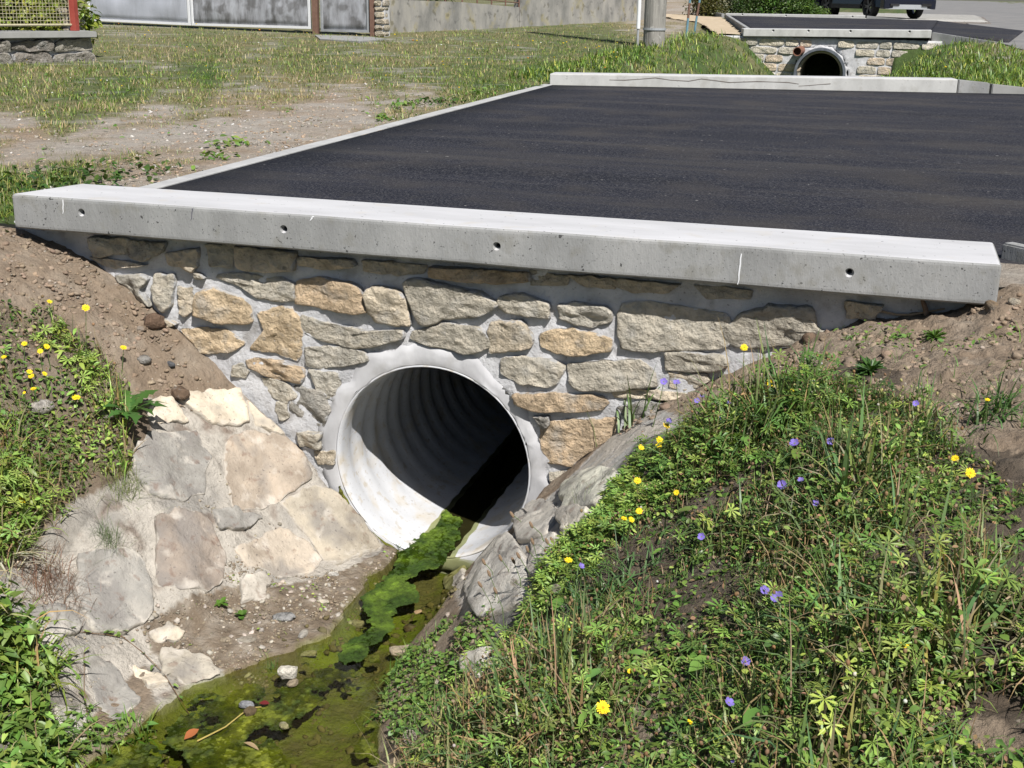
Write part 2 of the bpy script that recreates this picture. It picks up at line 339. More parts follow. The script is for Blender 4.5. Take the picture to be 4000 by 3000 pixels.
base=lerp(GRAV+0*X[...,None],DIRT*1.15,np.clip(.5+n1+n2*.6,0,1))
gc=lerp(np.array([.06,.095,.025])+0*X[...,None],DRY,dr*.9)
col=lerp(base,gc,g)
Z=Z+np.where(inasp,-.03,fbm(X,Y,3,4,35)*.012+np.abs(n2)*.012)
drv2=(Y>25)&(Y<35.3)&(X>-2.9)
Z=np.where(drv2,Z-.08,Z)
upm=grid('ground_behind',X,Y,Z,M['dirt'],col=col); tag(upm,kind='structure')
# ================= DRIVEWAY =================
def sheet(name,pts,zf,mat,n=24,thick=.06,kind='structure',parent=None):
    """quad area p0 p1 p2 p3 (x,y), subdivided, following zf(x,y) with side skirts"""
    p=[np.array(q,float) for q in pts]; u=np.linspace(0,1,n); U,V=np.meshgrid(u,u)
    XY=(p[0]*(1-U)[...,None]+p[1]*U[...,None])*(1-V)[...,None]+(p[3]*(1-U)[...,None]+p[2]*U[...,None])*V[...,None]
    xx,yy=XY[...,0],XY[...,1]; zz=zf(xx,yy)
    o=grid(name,xx,yy,zz,mat,parent=parent)
    sol=o.modifiers.new('thickness','SOLIDIFY'); sol.thickness=thick; sol.offset=-1
    if kind: tag(o,kind=kind)
    return o
ASZ=lambda x,y: up_z(y)+.004+0*x
CL=lambda y:-2.045+.0305*y     # x of the left edging
drive=sheet('driveway',[(CL(.29)+.04,.29),(9.5,.40),(9.5,YK(9.5)-.02),(CL(8.95)+.04,9.0-.03)],ASZ,M['asphalt'])
# left edging kerb, one block per metre
kt=empty('edging_kerb',(CL(.3)-.02,.3,up_z(.3)),'long narrow concrete edging along the left side of the fresh asphalt','kerb')
for i in range(9):
    y0=.32+i*.965; y1=y0+.958; bm=bmesh.new(); z0=up_z(y0)+.012+random.uniform(-.002,.002)
    dx=random.uniform(-.003,.003)
    pts=[(CL(y0)-.07+dx,y0),(CL(y0)+.035+dx,y0),(CL(y1)+.035+dx,y1),(CL(y1)-.07+dx,y1)]
    hexa(bm,[(x,y,z0-.15) for x,y in pts],[(x,y,z0+(up_z(y)-up_z(y0))) for x,y in pts])
    bmesh.ops.bevel(bm,geom=[e for e in bm.edges],offset=.004,segments=1,affect='EDGES')
    o=obj_bm('kerbstone',bm,M['kerbc'],kt); o.matrix_parent_inverse=Matrix.Translation(kt.location).inverted()
def child(o,root):
    """keep world placement when parented to an unrotated empty"""
    o.parent=root; o.matrix_parent_inverse=Matrix.Translation(root.location).inverted(); return o
# ================= CONCRETE BEAMS =================
def beam(front0,front1,back1,back0,zt,zb,holes=(),bev=.018,name='concrete_beam',hole_r=.013,ztr=None,fm='concrete'):
    bm=bmesh.new(); q=[front0,front1,back1,back0]; ztr=zt if ztr is None else ztr
    ts=[zt,ztr,ztr,zt]
    # split lengthwise for slight unevenness
    n=28; rows=[]
    for i in range(n+1):
        t=i/n; f=np.array(front0)*(1-t)+np.array(front1)*t; b=np.array(back0)*(1-t)+np.array(back1)*t; T=zt*(1-t)+ztr*t; dz=ztr-zt
        B=zb+dz*t; j=lambda s:fbm(t*9,s,1,3,50)*.0035
        rows.append([bm.verts.new((f[0],f[1]+j(1),B+j(2))),bm.verts.new((f[0],f[1]+j(3),T+j(4))),bm.verts.new((b[0],b[1]+j(5),T+j(6))),bm.verts.new((b[0],b[1],B))])
    for i in range(n):
        a,b=rows[i],rows[i+1]
        for k in range(4): bm.faces.new((a[k],b[k],b[(k+1)%4],a[(k+1)%4]))
    bm.faces.new(rows[0]); bm.faces.new(rows[-1][::-1])
    bmesh.ops.recalc_face_normals(bm,faces=bm.faces)
    bm.edges.ensure_lookup_table()
    es=[e for e in bm.edges if e.is_boundary or (len(e.link_faces)==2 and e.calc_face_angle(0)>.9)]
    bmesh.ops.bevel(bm,geom=es,offset=bev,segments=3,affect='EDGES',profile=.6)
    me=bpy.data.meshes.new(name); bm.to_mesh(me); bm.free()
    o=bpy.data.objects.new(name,me); COL.objects.link(o)
    if holes:
        cb=bmesh.new()
        for (hx,hz) in holes:
            t=(hx-front0[0])/(front1[0]-front0[0]); fy=front0[1]*(1-t)+front1[1]*t
            r=bmesh.ops.create_cone(cb,cap_ends=True,segments=20,radius1=hole_r*1.75,radius2=hole_r*.85,depth=.034,matrix=Matrix.Translation((hx,fy+.006,hz))@Matrix.Rotation(-math.pi/2,4,'X'))
            bmesh.ops.create_cone(cb,cap_ends=True,segments=16,radius1=hole_r*.8,radius2=hole_r*.8,depth=.12,matrix=Matrix.Translation((hx,fy+.075,hz))@Matrix.Rotation(-math.pi/2,4,'X'))
        cm=bpy.data.meshes.new('cut'); cb.to_mesh(cm); cb.free(); co=bpy.data.objects.new('cut',cm); COL.objects.link(co)
        md=o.modifiers.new('b','BOOLEAN'); md.object=co; md.operation='DIFFERENCE'; md.solver='EXACT'; md.use_self=True
        dg=bpy.context.evaluated_depsgraph_get(); m2=bpy.data.meshes.new_from_object(o.evaluated_get(dg)); o.modifiers.clear(); o.data=m2
        bpy.data.objects.remove(co); me=m2; me.name=name
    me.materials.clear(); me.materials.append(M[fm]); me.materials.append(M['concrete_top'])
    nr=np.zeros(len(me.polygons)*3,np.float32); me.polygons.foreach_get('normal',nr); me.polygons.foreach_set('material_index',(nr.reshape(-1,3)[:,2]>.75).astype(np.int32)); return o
HP=[hit_y(p,-.127) for p in [(318,830),(1108,895),(1940,962),(3318,1065)]]
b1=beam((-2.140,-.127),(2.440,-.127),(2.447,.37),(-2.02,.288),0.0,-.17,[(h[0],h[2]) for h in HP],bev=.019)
tag(b1,'long pale concrete beam capping the near stone headwall, four tie holes in its face','concrete beam')
def mark(p0,p1,wd,mat,yy=-.1285):
    a=hit_y(p0,yy);b=hit_y(p1,yy); bm=bmesh.new(); n=6; L=[];R_=[]
    for i in range(n+1):
        t=i/n; c=a*(1-t)+b*t; ww=wd*(.6+.4*math.sin(t*3.1+.4)); j=fbm(t*5,a[0],1,2,3)*.004
        L.append(bm.verts.new((c[0]-ww/2+j,yy,c[2]))); R_.append(bm.verts.new((c[0]+ww/2+j,yy,c[2])))
    for i in range(n): bm.faces.new((L[i],R_[i],R_[i+1],L[i+1]))
    e=bmesh.ops.extrude_face_region(bm,geom=bm.faces[:]); 
    for v in [v for v in e['geom'] if isinstance(v,bmesh.types.BMVert)]: v.co.y+=.006
    bmesh.ops.recalc_face_normals(bm,faces=bm.faces)
    o=obj_bm('paint_mark',bm,mat,b1); return o
M['ink']=MAT('dark_drip',[(.10,.10,.13),(.18,.18,.2)],scale=30,bump=0)
mark((247,780),(247,835),.006,M['white']); mark((2897,992),(2882,1112),.0065,M['white']); mark((1222,845),(1212,862),.009,M['white']); mark((753,814),(746,860),.006,M['ink'])
# bug holes in the cast face: pit shade painted as dark colour specks
# ================= STONES =================
def c3(l):return [(300+x/2.212,900+y/2.212) for x,y in l]
def c4(l):return [(1100+x/2.212,1000+y/2.212) for x,y in l]
def c5(l):return [(1900+x/1.843,1000+y/1.843) for x,y in l]
def k4(l):return [(x/1.475,700+y/1.475) for x,y in l]
def k6(l):return [(2500+x/1.475,800+y/1.475) for x,y in l]
def c6(l):return [(500+x/1.659,1450+y/1.659) for x,y in l]
def k7(l):return [(x/1.3827,1800+y/1.3827) for x,y in l]
def k8(l):return [(1300+x/1.3827,1800+y/1.3827) for x,y in l]
GY=(.60,.57,.505); TN=(.66,.59,.485); OC=(.64,.51,.37); CR=(.77,.69,.57); PL=(.62,.60,.55); DG=(.42,.41,.39); LO=(.69,.56,.40)
WALLST=[(c3([(120,235),(350,255),(590,300),(450,320),(300,325),(200,285)]),CR),(c3([(350,400),(550,380),(620,420),(560,520),(640,640),(500,570),(380,450)]),PL),(c3([(680,390),(830,390),(815,650),(760,700),(700,650),(660,520)]),GY),
(c3([(870,500),(990,500),(1000,700),(930,740),(880,715)]),TN),(c3([(1060,540),(1180,500),(1420,600),(1490,680),(1490,800),(1270,800),(1040,725),(1035,660)]),LO),
(c3([(1240,390),(1430,370),(1600,410),(1720,405),(1850,460),(1850,600),(1700,610),(1550,570),(1400,480),(1230,420)]),GY),(c3([(1020,370),(1070,370),(1115,410),(1060,430),(1020,405)]),GY),
(c3([(1560,720),(1820,680),(1890,760),(1940,900),(1890,1120),(1700,1050),(1500,1020),(1620,870)]),LO),(c3([(900,870),(1050,850),(1250,860),(1420,980),(1300,1050),(1060,1060),(980,960)]),LO),
(c3([(745,760),(860,810),(780,850),(740,830)]),TN),(c3([(1470,1130),(1640,1110),(1930,1200),(1930,1320),(1700,1290),(1500,1200)]),OC),(c3([(1350,1170),(1430,1160),(1480,1220),(1450,1280),(1340,1260)]),GY),
(c3([(130,60),(430,70),(420,200),(180,220)]),GY),(c3([(780,200),(1040,160),(1050,300),(1000,360),(800,290)]),TN),(c3([(1130,120),(1350,130),(1330,320),(1160,300)]),GY),(c3([(1380,150),(1880,185),(1860,340),(1600,350),(1400,330)]),TN),
(c3([(440,90),(740,110),(730,190),(600,250),(460,220)]),GY),
(c4([(155,10),(600,30),(610,90),(400,120),(160,80)]),TN),(c4([(700,40),(1230,85),(1200,150),(1000,165),(720,130)]),TN),(c4([(1310,90),(2110,145),(2100,220),(1850,240),(1500,200),(1310,180)]),OC),
(c4([(145,220),(370,200),(560,230),(650,270),(680,400),(735,470),(650,490),(480,470),(150,410)]),OC),(c4([(740,290),(840,270),(1000,300),(1060,350),(1090,590),(930,585),(820,570),(750,470)]),CR),
(c4([(1090,220),(1200,210),(1700,330),(1840,420),(1700,510),(1400,540),(1230,605),(1180,540),(1160,430),(1100,330)]),GY),(c4([(195,520),(260,540),(420,590),(700,650),(1020,640),(1030,710),(750,790),(560,780),(380,740),(220,670),(190,600)]),GY),
(c4([(1150,660),(1400,590),(1700,640),(1770,700),(1780,790),(1600,840),(1400,800),(1270,780),(1130,720)]),GY),(c4([(210,800),(500,790),(700,830),(720,910),(550,950),(340,975),(210,950)]),PL),
(c4([(240,1000),(480,1020),(490,1120),(430,1250),(310,1200),(300,1130)]),PL),
(c5([(320,110),(590,150),(580,210),(330,210)]),TN),(c5([(600,140),(920,165),(920,240),(700,220)]),TN),(c5([(940,165),(1380,205),(1300,260),(1050,270),(950,220)]),TN),(c5([(1500,215),(1900,250),(1880,310),(1600,310)]),GY),
(c5([(85,320),(150,280),(260,270),(430,340),(440,450),(330,430),(150,410),(95,370)]),GY),(c5([(525,355),(650,345),(850,370),(885,410),(870,480),(740,520),(650,500),(540,450)]),PL),
(c5([(970,420),(1000,360),(1200,350),(1500,400),(1700,430),(1735,600),(1700,660),(1400,670),(1150,680),(990,660)]),GY),(c5([(20,540),(60,480),(250,475),(320,580),(310,660),(180,680),(30,690)]),TN),
(c5([(400,570),(540,530),(700,550),(880,600),(880,680),(600,710),(480,690),(400,640)]),LO),(c5([(120,740),(250,730),(480,760),(550,800),(490,920),(430,935),(220,910),(110,850)]),GY),
(c5([(610,790),(800,770),(1080,750),(1180,830),(1215,930),(1050,950),(880,960),(700,960),(630,920)]),GY),(c5([(215,1000),(400,990),(800,1010),(850,1060),(800,1110),(650,1120),(350,1110),(230,1060)]),OC),
(c5([(420,1230),(520,1200),(780,1190),(930,1180),(900,1290),(720,1420),(620,1500),(450,1480),(400,1320)]),OC),(c5([(340,1160),(440,1160),(450,1210),(400,1240)]),DG),(c5([(450,1560),(640,1550),(600,1620),(460,1640)]),GY),
(k6([(510,730),(600,640),(750,590),(980,600),(1010,720),(1180,750),(930,810),(600,820),(540,790)]),GY),(c5([(1290,700),(1450,690),(1700,720),(1740,780),(1600,830),(1400,835),(1310,820)]),GY),
(c5([(1320,850),(1560,850),(1590,900),(1500,960),(1330,960)]),CR),(c5([(950,1090),(1150,1050),(1330,1060),(1310,1120),(1100,1180),(980,1140)]),DG),(c5([(900,975),(1250,965),(1450,990),(1350,1035),(940,1025)]),CR),
(k6([(1180,560),(1400,580),(1340,660),(1200,650)]),TN),
(k4([(1500,1150),(1650,1180),(1700,1250),(1640,1300),(1560,1260)]),GY),(k4([(1670,1200),(1850,1230),(1890,1330),(1850,1420),(1750,1390),(1670,1330)]),DG),(k4([(1590,1290),(1640,1300),(1660,1370),(1620,1390),(1580,1340)]),GY),
(c6([(1100,400),(1250,400),(1240,495),(1120,490)]),GY),(c6([(1200,520),(1330,520),(1340,600),(1230,610)]),TN)]
LEFTST=[(c6([(300,150),(520,140),(700,110),(765,330),(600,360),(500,310),(380,220)]),CR),(c6([(130,190),(270,195),(380,330),(200,350),(150,290)]),CR),(c6([(770,190),(900,230),(1000,330),(830,350)]),CR),
(c6([(40,500),(210,420),(430,400),(520,560),(480,780),(330,840),(150,800),(50,650)]),DG),(c6([(640,470),(760,400),(1010,430),(1100,500),(1180,680),(1050,790),(920,870),(700,890),(650,700)]),(.5,.43,.36)),
(c6([(1010,870),(1100,800),(1300,760),(1400,830),(1640,1150),(1350,1250),(1250,1200),(1130,1030)]),(.55,.50,.42)),(c6([(540,900),(700,900),(860,950),(740,1040),(600,1030)]),DG),
(c6([(690,1150),(1000,1030),(1140,1110),(1240,1230),(1180,1310),(950,1330),(780,1260)]),(.6,.53,.45)),(c6([(200,980),(310,920),(470,950),(540,1050),(610,1200),(600,1370),(400,1400),(210,1390),(180,1150)]),(.36,.31,.27)),
(c6([(730,1370),(850,1310),(920,1370),(880,1470),(740,1500)]),(.64,.60,.54)),(k7([(430,520),(740,500),(790,640),(810,800),(680,920),(500,930),(400,700)]),DG),(k7([(480,1050),(600,1110),(750,1290),(640,1420),(540,1350),(480,1200)]),(.40,.39,.37)),
(k7([(720,1110),(850,1150),(900,1220),(800,1230),(730,1160)]),CR),(k7([(810,930),(900,880),(1000,930),(960,980),(850,980)]),(.66,.6,.5)),(k7([(300,1330),(460,1380),(480,1500),(330,1600)]),PL),(k7([(20,770),(330,790),(420,900),(300,1000),(60,960)]),DG),
(k7([(880,1030),(1100,1060),(1180,1150),(1000,1210),(880,1150)]),(.55,.51,.44))]
RIGHTST=[(k8([(1080,450),(1200,400),(1260,480),(1200,600),(1090,640)]),(.56,.54,.50)),(k8([(1230,300),(1400,280),(1380,400),(1260,430)]),(.60,.57,.50)),(k8([(1080,680),(1190,640),(1180,760),(1060,800)]),(.5,.48,.45)),(k8([(1000,300),(1190,230),(1210,290),(1150,400),(1010,440)]),(.58,.56,.52)),(k8([(1250,150),(1420,60),(1560,90),(1440,240),(1260,260)]),CR),(k8([(720,690),(780,560),(920,420),(1000,470),(1060,560),(1060,740),(800,830),(760,760)]),(.60,.585,.55)),
(k8([(600,640),(720,570),(710,640),(620,700)]),(.55,.52,.42)),(k8([(740,1060),(900,1030),(1000,1100),(800,1180),(720,1160)]),PL)]
def stone_mesh(poly,surf,h,seed,parent,color,name='stone',nout=42,jag=.006,depth=.03,rough=.012,mat=None,freq=12,grow=1.05):
    """poly: surface coords (u,v); surf(u,v)->(P,N)"""
    P=np.array(poly,float)
    if np.sum(P[:,0]*np.roll(P[:,1],-1)-np.roll(P[:,0],-1)*P[:,1])<0: P=P[::-1]
    # rounded resample
    Q=np.concatenate([P,P[:1]]); L=np.concatenate([[0],np.cumsum(np.linalg.norm(np.diff(Q,axis=0),axis=1))]); s=np.linspace(0,L[-1],nout+1)[:-1]
    R_=np.stack([np.interp(s,L,Q[:,0]),np.interp(s,L,Q[:,1])],-1)
    R_=.12*np.roll(R_,1,0)+.76*R_+.12*np.roll(R_,-1,0)
    cen=R_.mean(0); R_=cen+(R_-cen)*grow; dirv=R_-cen; rad=np.linalg.norm(dirv,axis=1,keepdims=True)
    R_=R_+dirv/rad*(fbm(R_[:,0],R_[:,1],28,3,seed)[:,None]*jag*2)
    sc=np.sqrt(L[-1]/4)
    rings=[(1.0,-depth),(1.01,h*.5),(.99,h*.85),(.94,h*.97),(.86,h),(.73,h*1.02),(.58,h*1.03),(.40,h*1.04),(.2,h*1.04)]; EDG=[1,1,.85,.65,.35,.1,0,0,0]
    V=[]; tx,ty=fbm(seed*1.7,1,1,1),fbm(seed*2.3,2,1,1)
    for k,(f,hh) in enumerate(rings):
        uv=cen+(R_-cen)*f; Pp,N=surf(uv[:,0],uv[:,1]); n_=fbm(uv[:,0],uv[:,1],freq,4,seed)
        tilt=np.clip((uv-cen)@np.array([tx,ty])*.5,-.3*h,.3*h)
        fz=np.abs(fbm(uv[:,0]*.8+uv[:,1]*.5,uv[:,1]*1.6,freq*1.3,2,seed+5))-.25
        off=hh+((n_*1.3-fz*1.2)*rough+tilt if k>=2 else n_*rough*.4)
        if k>=2: off=np.maximum(off,h*.25)
        V.append(Pp+N*np.atleast_1d(off)[:,None])
    Pc,Nc=surf(np.array([cen[0]]),np.array([cen[1]])); V.append(Pc+Nc*(h*1.1+fbm(cen[0],cen[1],freq,4,seed)*rough*2))
    V=np.concatenate(V); n=nout; loops=[];sizes=[]
    for k in range(len(rings)-1):
        for i in range(n):
            j=(i+1)%n; loops+=[k*n+i,k*n+j,(k+1)*n+j,(k+1)*n+i]; sizes.append(4)
    k=len(rings)-1
    for i in range(n): loops+=[k*n+i,k*n+(i+1)%n,len(V)-1]; sizes.append(3)
    o=mesh_np(name,V,loops,sizes,mat or M['stone'],parent=None,smooth=False)
    ea=o.data.attributes.new('Edge','FLOAT','POINT'); ea.data.foreach_set('value',np.concatenate([np.repeat(EDG,n),[0]]).astype(np.float32)*.62)
    if parent is not None: child(o,parent)
    o.data.shade_smooth() if False else None
    cv=np.array(color)*(1+RS.uniform(-.08,.08))*(.88 if mat is not None else 1.0); o.color=(cv[0],cv[1],cv[2],1)
    return o
def wall_surf(y0):
    def f(u,v): u=np.atleast_1d(u);v=np.atleast_1d(v); return np.stack([u,0*u+y0,v],-1),np.tile([0,-1.,0],(len(u),1))
    return f
def ter_surf(fn):
    def f(u,v):
        u=np.atleast_1d(u);v=np.atleast_1d(v);e=.04; z=fn(u,v); dx=(fn(u+e,v)-fn(u-e,v))/(2*e); dy=(fn(u,v+e)-fn(u,v-e))/(2*e)
        N=np.stack([-dx,-dy,1+0*u],-1); N/=np.linalg.norm(N,axis=1,keepdims=True); return np.stack([u,v,z],-1),N
    return f
PC=(0.0,-1.206); PR=.5
def headwall(name,label,x0,x1,z0,z1,y0,stones,pc,pr,tint=None,h=(.014,.046),collar=.055,step=.022,nout=42,jag=.006,rough=.012):
    t=empty(name,(pc[0],y0,z0),label,'stone wall')
    gx=np.arange(x0,x1,step); gz=np.arange(z0,z1+.001,step); gz[-1]=z1; XX,ZZ=np.meshgrid(gx,gz)
    off=fbm(XX,ZZ,3.5,4,60)*.012+fbm(XX,ZZ,13,3,61)*.014
    YY=y0-.012-off
    cx=(XX[:-1,:-1]+XX[1:,1:])/2;cz=(ZZ[:-1,:-1]+ZZ[1:,1:])/2
    msk=np.hypot(cx-pc[0],cz-pc[1])>pr+.045
    o=grid('mortar',XX,YY,ZZ,M['mortar'],mask=msk); child(o,t)
    sol=o.modifiers.new('thickness','SOLIDIFY'); sol.thickness=.08; sol.offset=-1; sol.use_even_offset=False
    # collar round the pipe
    n=96; R0=[(pr-.002,.10),(pr-.002,-.018),(pr+.006,-.0215),(pr+collar*.6,-.022),(pr+collar,-.021),(pr+collar+.035,-.016),(pr+collar+.045,.03)]
    V=[];lo=[];si=[]
    for k,(r,yy) in enumerate(R0):
        for i in range(n):
            a=2*math.pi*i/n; rr=r+(fbm(math.cos(a)*3,math.sin(a)*3,2,3,73)*.06+fbm(math.cos(a)*14,math.sin(a)*14,1,2,74)*.012 if k>=3 else fbm(math.cos(a)*9,math.sin(a)*9,2,3,70)*.008)
            V.append((pc[0]+rr*math.cos(a),y0+yy-.005*fbm(math.cos(a)*8,math.sin(a)*8+k*.6,1,3,71),pc[1]+rr*math.sin(a)))
    for k in range(len(R0)-1):
        for i in range(n): j=(i+1)%n; lo+=[k*n+i,(k+1)*n+i,(k+1)*n+j,k*n+j]; si.append(4)
    child(mesh_np('mortar_collar',V,lo,si,M['collar'],smooth=True),t)
    for i,(pl,c) in enumerate(stones):
        stone_mesh(pl,wall_surf(y0-.01),random.uniform(*h),100+i,t,c,nout=nout,jag=jag,rough=rough,grow=1.11 if nout>=30 else 1.03)
    return t
W1=[([tuple(hit_y(p,0.0)[[0,2]]) for p in pl],c) for pl,c in WALLST]
hw1=headwall('culvert_headwall','rough stone and mortar headwall around the big round pipe under the long beam',-2.25,2.45,-1.95,-.168,.032,W1,PC,PR)
# pipes
def pipe(name,label,pc,pr,y0,y1,mat,wall=.02,amp=.006,pitch=.085,seg=72,lip=True):
    n=seg; ys=np.arange(y0,y1,pitch/4); V=[];lo=[];si=[]
    for k,y in enumerate(ys):
        a=np.arange(n)*2*np.pi/n; r=pr+(amp*math.cos(2*math.pi*(y-y0)/pitch)-amp)*np.clip(.07+1.5*(np.sin(a)+1)**.9,.06,1); V.append(np.stack([pc[0]+r*np.cos(a),0*a+y,pc[1]+r*np.sin(a)],-1))
    for k in range(len(ys)-1):
        for i in range(n): j=(i+1)%n; lo+=[k*n+i,k*n+j,(k+1)*n+j,(k+1)*n+i]; si.append(4)
    V=np.concatenate(V)
    o=mesh_np(name,V-np.array([pc[0],y0,pc[1]-pr]),lo,si,mat,smooth=True,loc=(pc[0],y0,pc[1]-pr))
    s=o.modifiers.new('thickness','SOLIDIFY'); s.thickness=wall; s.offset=1
    return o
p1=pipe('culvert_pipe','',PC,PR,.012,9.75,M['pipe'],pitch=.17,amp=.0075,wall=.008)
tag(p1,'large white corrugated culvert pipe opening in the near stone headwall','pipe')
bm=bmesh.new(); tube(bm,[(.516*math.cos(math.radians(a)),.0+.006*math.sin(a*.7),-1.206+.516*math.sin(math.radians(a))) for a in range(200,252,3)],[.006+.006*abs(math.sin(a*1.3)) for a in range(18)],8)
M['moss']=MAT('moss_line',[(.05,.055,.01),(.16,.16,.02)],scale=30,bump=.8,bscale=90,dist=.006,coord='world'); child(obj_bm('moss_line',bm,M['moss']),hw1)
# aprons of paving stones set in mortar on the ditch sides
ts=ter_surf(terrain0)
def apron(label,stones,c,hh,ro=.008):
    t=empty('stone_apron',tuple(hit_t(c)),label,'stone paving')
    for i,(pl,cc) in enumerate(stones):
        q=[hit_t(p)[:2] for p in pl]; cc=tuple(min(.85,v*1.3) for v in cc) if ro>.01 and c[0]>1500 else cc; stone_mesh(q,ts,random.uniform(*hh),300+i,t,cc,depth=.03,jag=.009,rough=ro,freq=8,mat=M['flag'],grow=1.07,nout=44)
    return t
apl=apron('sloping apron of large pale flagstones set in mortar left of the round pipe',LEFTST,(1100,2200),(.012,.024),.011)
apr=apron('steep grey rock facing right of the round pipe, half hidden by weeds',RIGHTST,(1950,2300),(.020,.032),.013)
# ================= WATER, ALGAE, STREAM BED =================
t=NT('stream_water'); tr=t.n('BsdfTransparent'); tr.inputs[0].default_value=(.72,.74,.52,1); gl=t.n('BsdfGlossy'); gl.inputs['Roughness'].default_value=.04
fr=t.n('Fresnel'); fr.inputs[0].default_value=1.33
nz_=t.n('TexNoise'); nz_.inputs['Scale'].default_value=25; co_=t.n('NewGeometry'); t.l(co_.outputs['Position'],nz_.inputs['Vector']); bp=t.n('Bump'); bp.inputs['Strength'].default_value=.25; bp.inputs['Distance'].default_value=.004; t.l(nz_.outputs[0],bp.inputs['Height']); t.l(bp.outputs[0],gl.inputs['Normal']); t.l(bp.outputs[0],fr.inputs['Normal'])
mx=t.n('MixShader'); t.l(fr.outputs[0],mx.inputs[0]); t.l(tr.outputs[0],mx.inputs[1]); t.l(gl.outputs[0],mx.inputs[2]); ou=t.n('OutputMaterial'); t.l(mx.outputs[0],ou.inputs[0]); M['water']=t.m
bm=bmesh.new(); vs=[bm.verts.new((x,y,WATER)) for x,y in [(-1.6,-6),(1.2,-6),(.55,-.02),(.152,.0),(.152,9.6),(-.152,9.6),(-.152,.0),(-.4,-.02)]]; f=bm.faces.new(vs[::-1]); f.normal_update()
if f.normal.z<0: f.normal_flip()
wt=obj_bm('water',bm,M['water']); tag(wt,kind='structure')
M['algae']=MAT('algae_mat',[(.6,.6,.6),(1,1,1),(1.3,1.3,1.2)],scale=40,bump=1,bscale=160,dist=.012,vcol=True,coord='world',rough=.6)
A1=[hit_z(p,WATER)[:2] for p in [(1765,1995),(1813,2033),(1775,2110),(1745,2165),(1690,2225),(1612,2245),(1600,2275),(1650,2290),(1655,2345),(1560,2370),(1530,2450),(1480,2520),(1400,2590),(1310,2600),(1330,2540),(1410,2470),(1440,2370),(1470,2270),(1530,2200),(1620,2115)]]
A2=[hit_z(p,WATER)[:2] for p in [(860,2700),(1000,2660),(1200,2650),(1330,2700),(1150,2790),(1110,2880),(1080,2960),(1100,3060),(300,3060),(450,2950),(600,2900),(700,2800)]]
A3=[hit_z(p,WATER)[:2] for p in [(1100,2590),(1300,2570),(1500,2560),(1480,2640),(1350,2720),(1150,2700)]]
A4=[hit_z(p,WATER)[:2] for p in [(1420,2850),(1500,2800),(1560,2900),(1530,3060),(1380,3060)]]
ax_=np.arange(-1.2,.5,.0045); ay_=np.arange(-2.3,.70,.0045); X,Y=np.meshgrid(ax_,ay_)
nn=fbm(X,Y,9,4,80); jx=fbm(X,Y,7,3,81)*.05; jy=fbm(X,Y,7,3,82)*.05
m1=inpoly(X+jx*1.1+fbm(X,Y,22,3,88)*.022,Y+jy*1.1+fbm(X,Y,22,3,89)*.022,A1); m2=inpoly(X+jx*1.6,Y+jy*1.6,A2)&(nn>-.30); m3=(inpoly(X+jx,Y+jy,A3))&(nn>-.05); m4=(inpoly(X+jx,Y+jy,A4))&(nn>-.1)
mm=m1|m2|m3|m4
cc_=np.where(m1[...,None],lerp(np.array([.035,.070,.008])+0*X[...,None],np.array([.12,.19,.02]),nn*1.6+.35),lerp(np.array([.045,.07,.01])+0*X[...,None],np.array([.20,.22,.02]),nn*1.8+.4))
cc_=cc_*(1+.5*np.clip(fbm(X,Y,30,3,87),-1,1))[...,None]; cc_=np.where((m3&~m1&~m2)[...,None],cc_*.55,cc_)
Z=WATER-.001+np.abs(fbm(X,Y,24,2,84))*.011+np.abs(fbm(X,Y,62,2,85))*.010+np.where(m1,-.001,-.006)+fbm(X,Y,6,3,86)*.007
q=mm[:-1,:-1]&mm[1:,1:]&mm[:-1,1:]&mm[1:,:-1]
al=grid('algae',X,Y,Z,M['algae'],col=cc_,mask=q); tag(al,'bright green algae mats floating on the shallow stream','algae',kind='stuff')
bmS=bmesh.new(); prevS=None; M['silt']=MAT('dark_silt',[(.02,.018,.012),(.05,.042,.026)],scale=20,bump=.4,bscale=60,dist=.004,coord='world')
for k in range(98):
    yk=.02+.1*k; wL=-.148+.02*float(fbm(yk*3,1,1,3,95)); wR=.148+.02*float(fbm(yk*3,7,1,3,96)); cur=[bmS.verts.new((wL,yk,WATER-.004)),bmS.verts.new((0,yk,WATER-.010)),bmS.verts.new((wR,yk,WATER-.004))]
    if prevS:
        for a in range(2): bmS.faces.new((prevS[a],prevS[a+1],cur[a+1],cur[a]))
    prevS=cur
child(obj_bm('silt',bmS,M['silt']),p1)
# ================= small kerb at the near right =================
def blocks(name,label,pts,zt,hb,wd,n,mat,cat='kerb',zf=None,gap=.008):
    """row of n kerb blocks from pts[0] to pts[1]; wd = width to the left of travel"""
    a=np.array(pts[0],float);b=np.array(pts[1],float); d=(b-a)/np.linalg.norm(b-a); nn=np.array([-d[1],d[0]])
    r=empty(name,(a[0],a[1],zt[0]-hb),label,cat); L=np.linalg.norm(b-a)
    for i in range(n):
        s0=L*i/n;s1=L*(i+1)/n-gap; p0=a+d*s0;p1=a+d*s1; z0=zt[0]+(zt[1]-zt[0])*i/n; z1=zt[0]+(zt[1]-zt[0])*(i+1)/n
        q=[(*p0,z0),(*p1,z1),(*(p1+nn*wd),z1),(*(p0+nn*wd),z0)]; bm=bmesh.new(); hexa(bm,[(x,y,z-hb) for x,y,z in q],q)
        bmesh.ops.recalc_face_normals(bm,faces=bm.faces); bmesh.ops.bevel(bm,geom=bm.edges[:],offset=min(.008,wd*.15),segments=2,affect='EDGES')
        child(obj_bm('kerbstone',bm,mat),r)
    return r
nk=[hit_z(p,-.05) for p in [(3914,948),(4000,966)]]; dk=(nk[1]-nk[0])
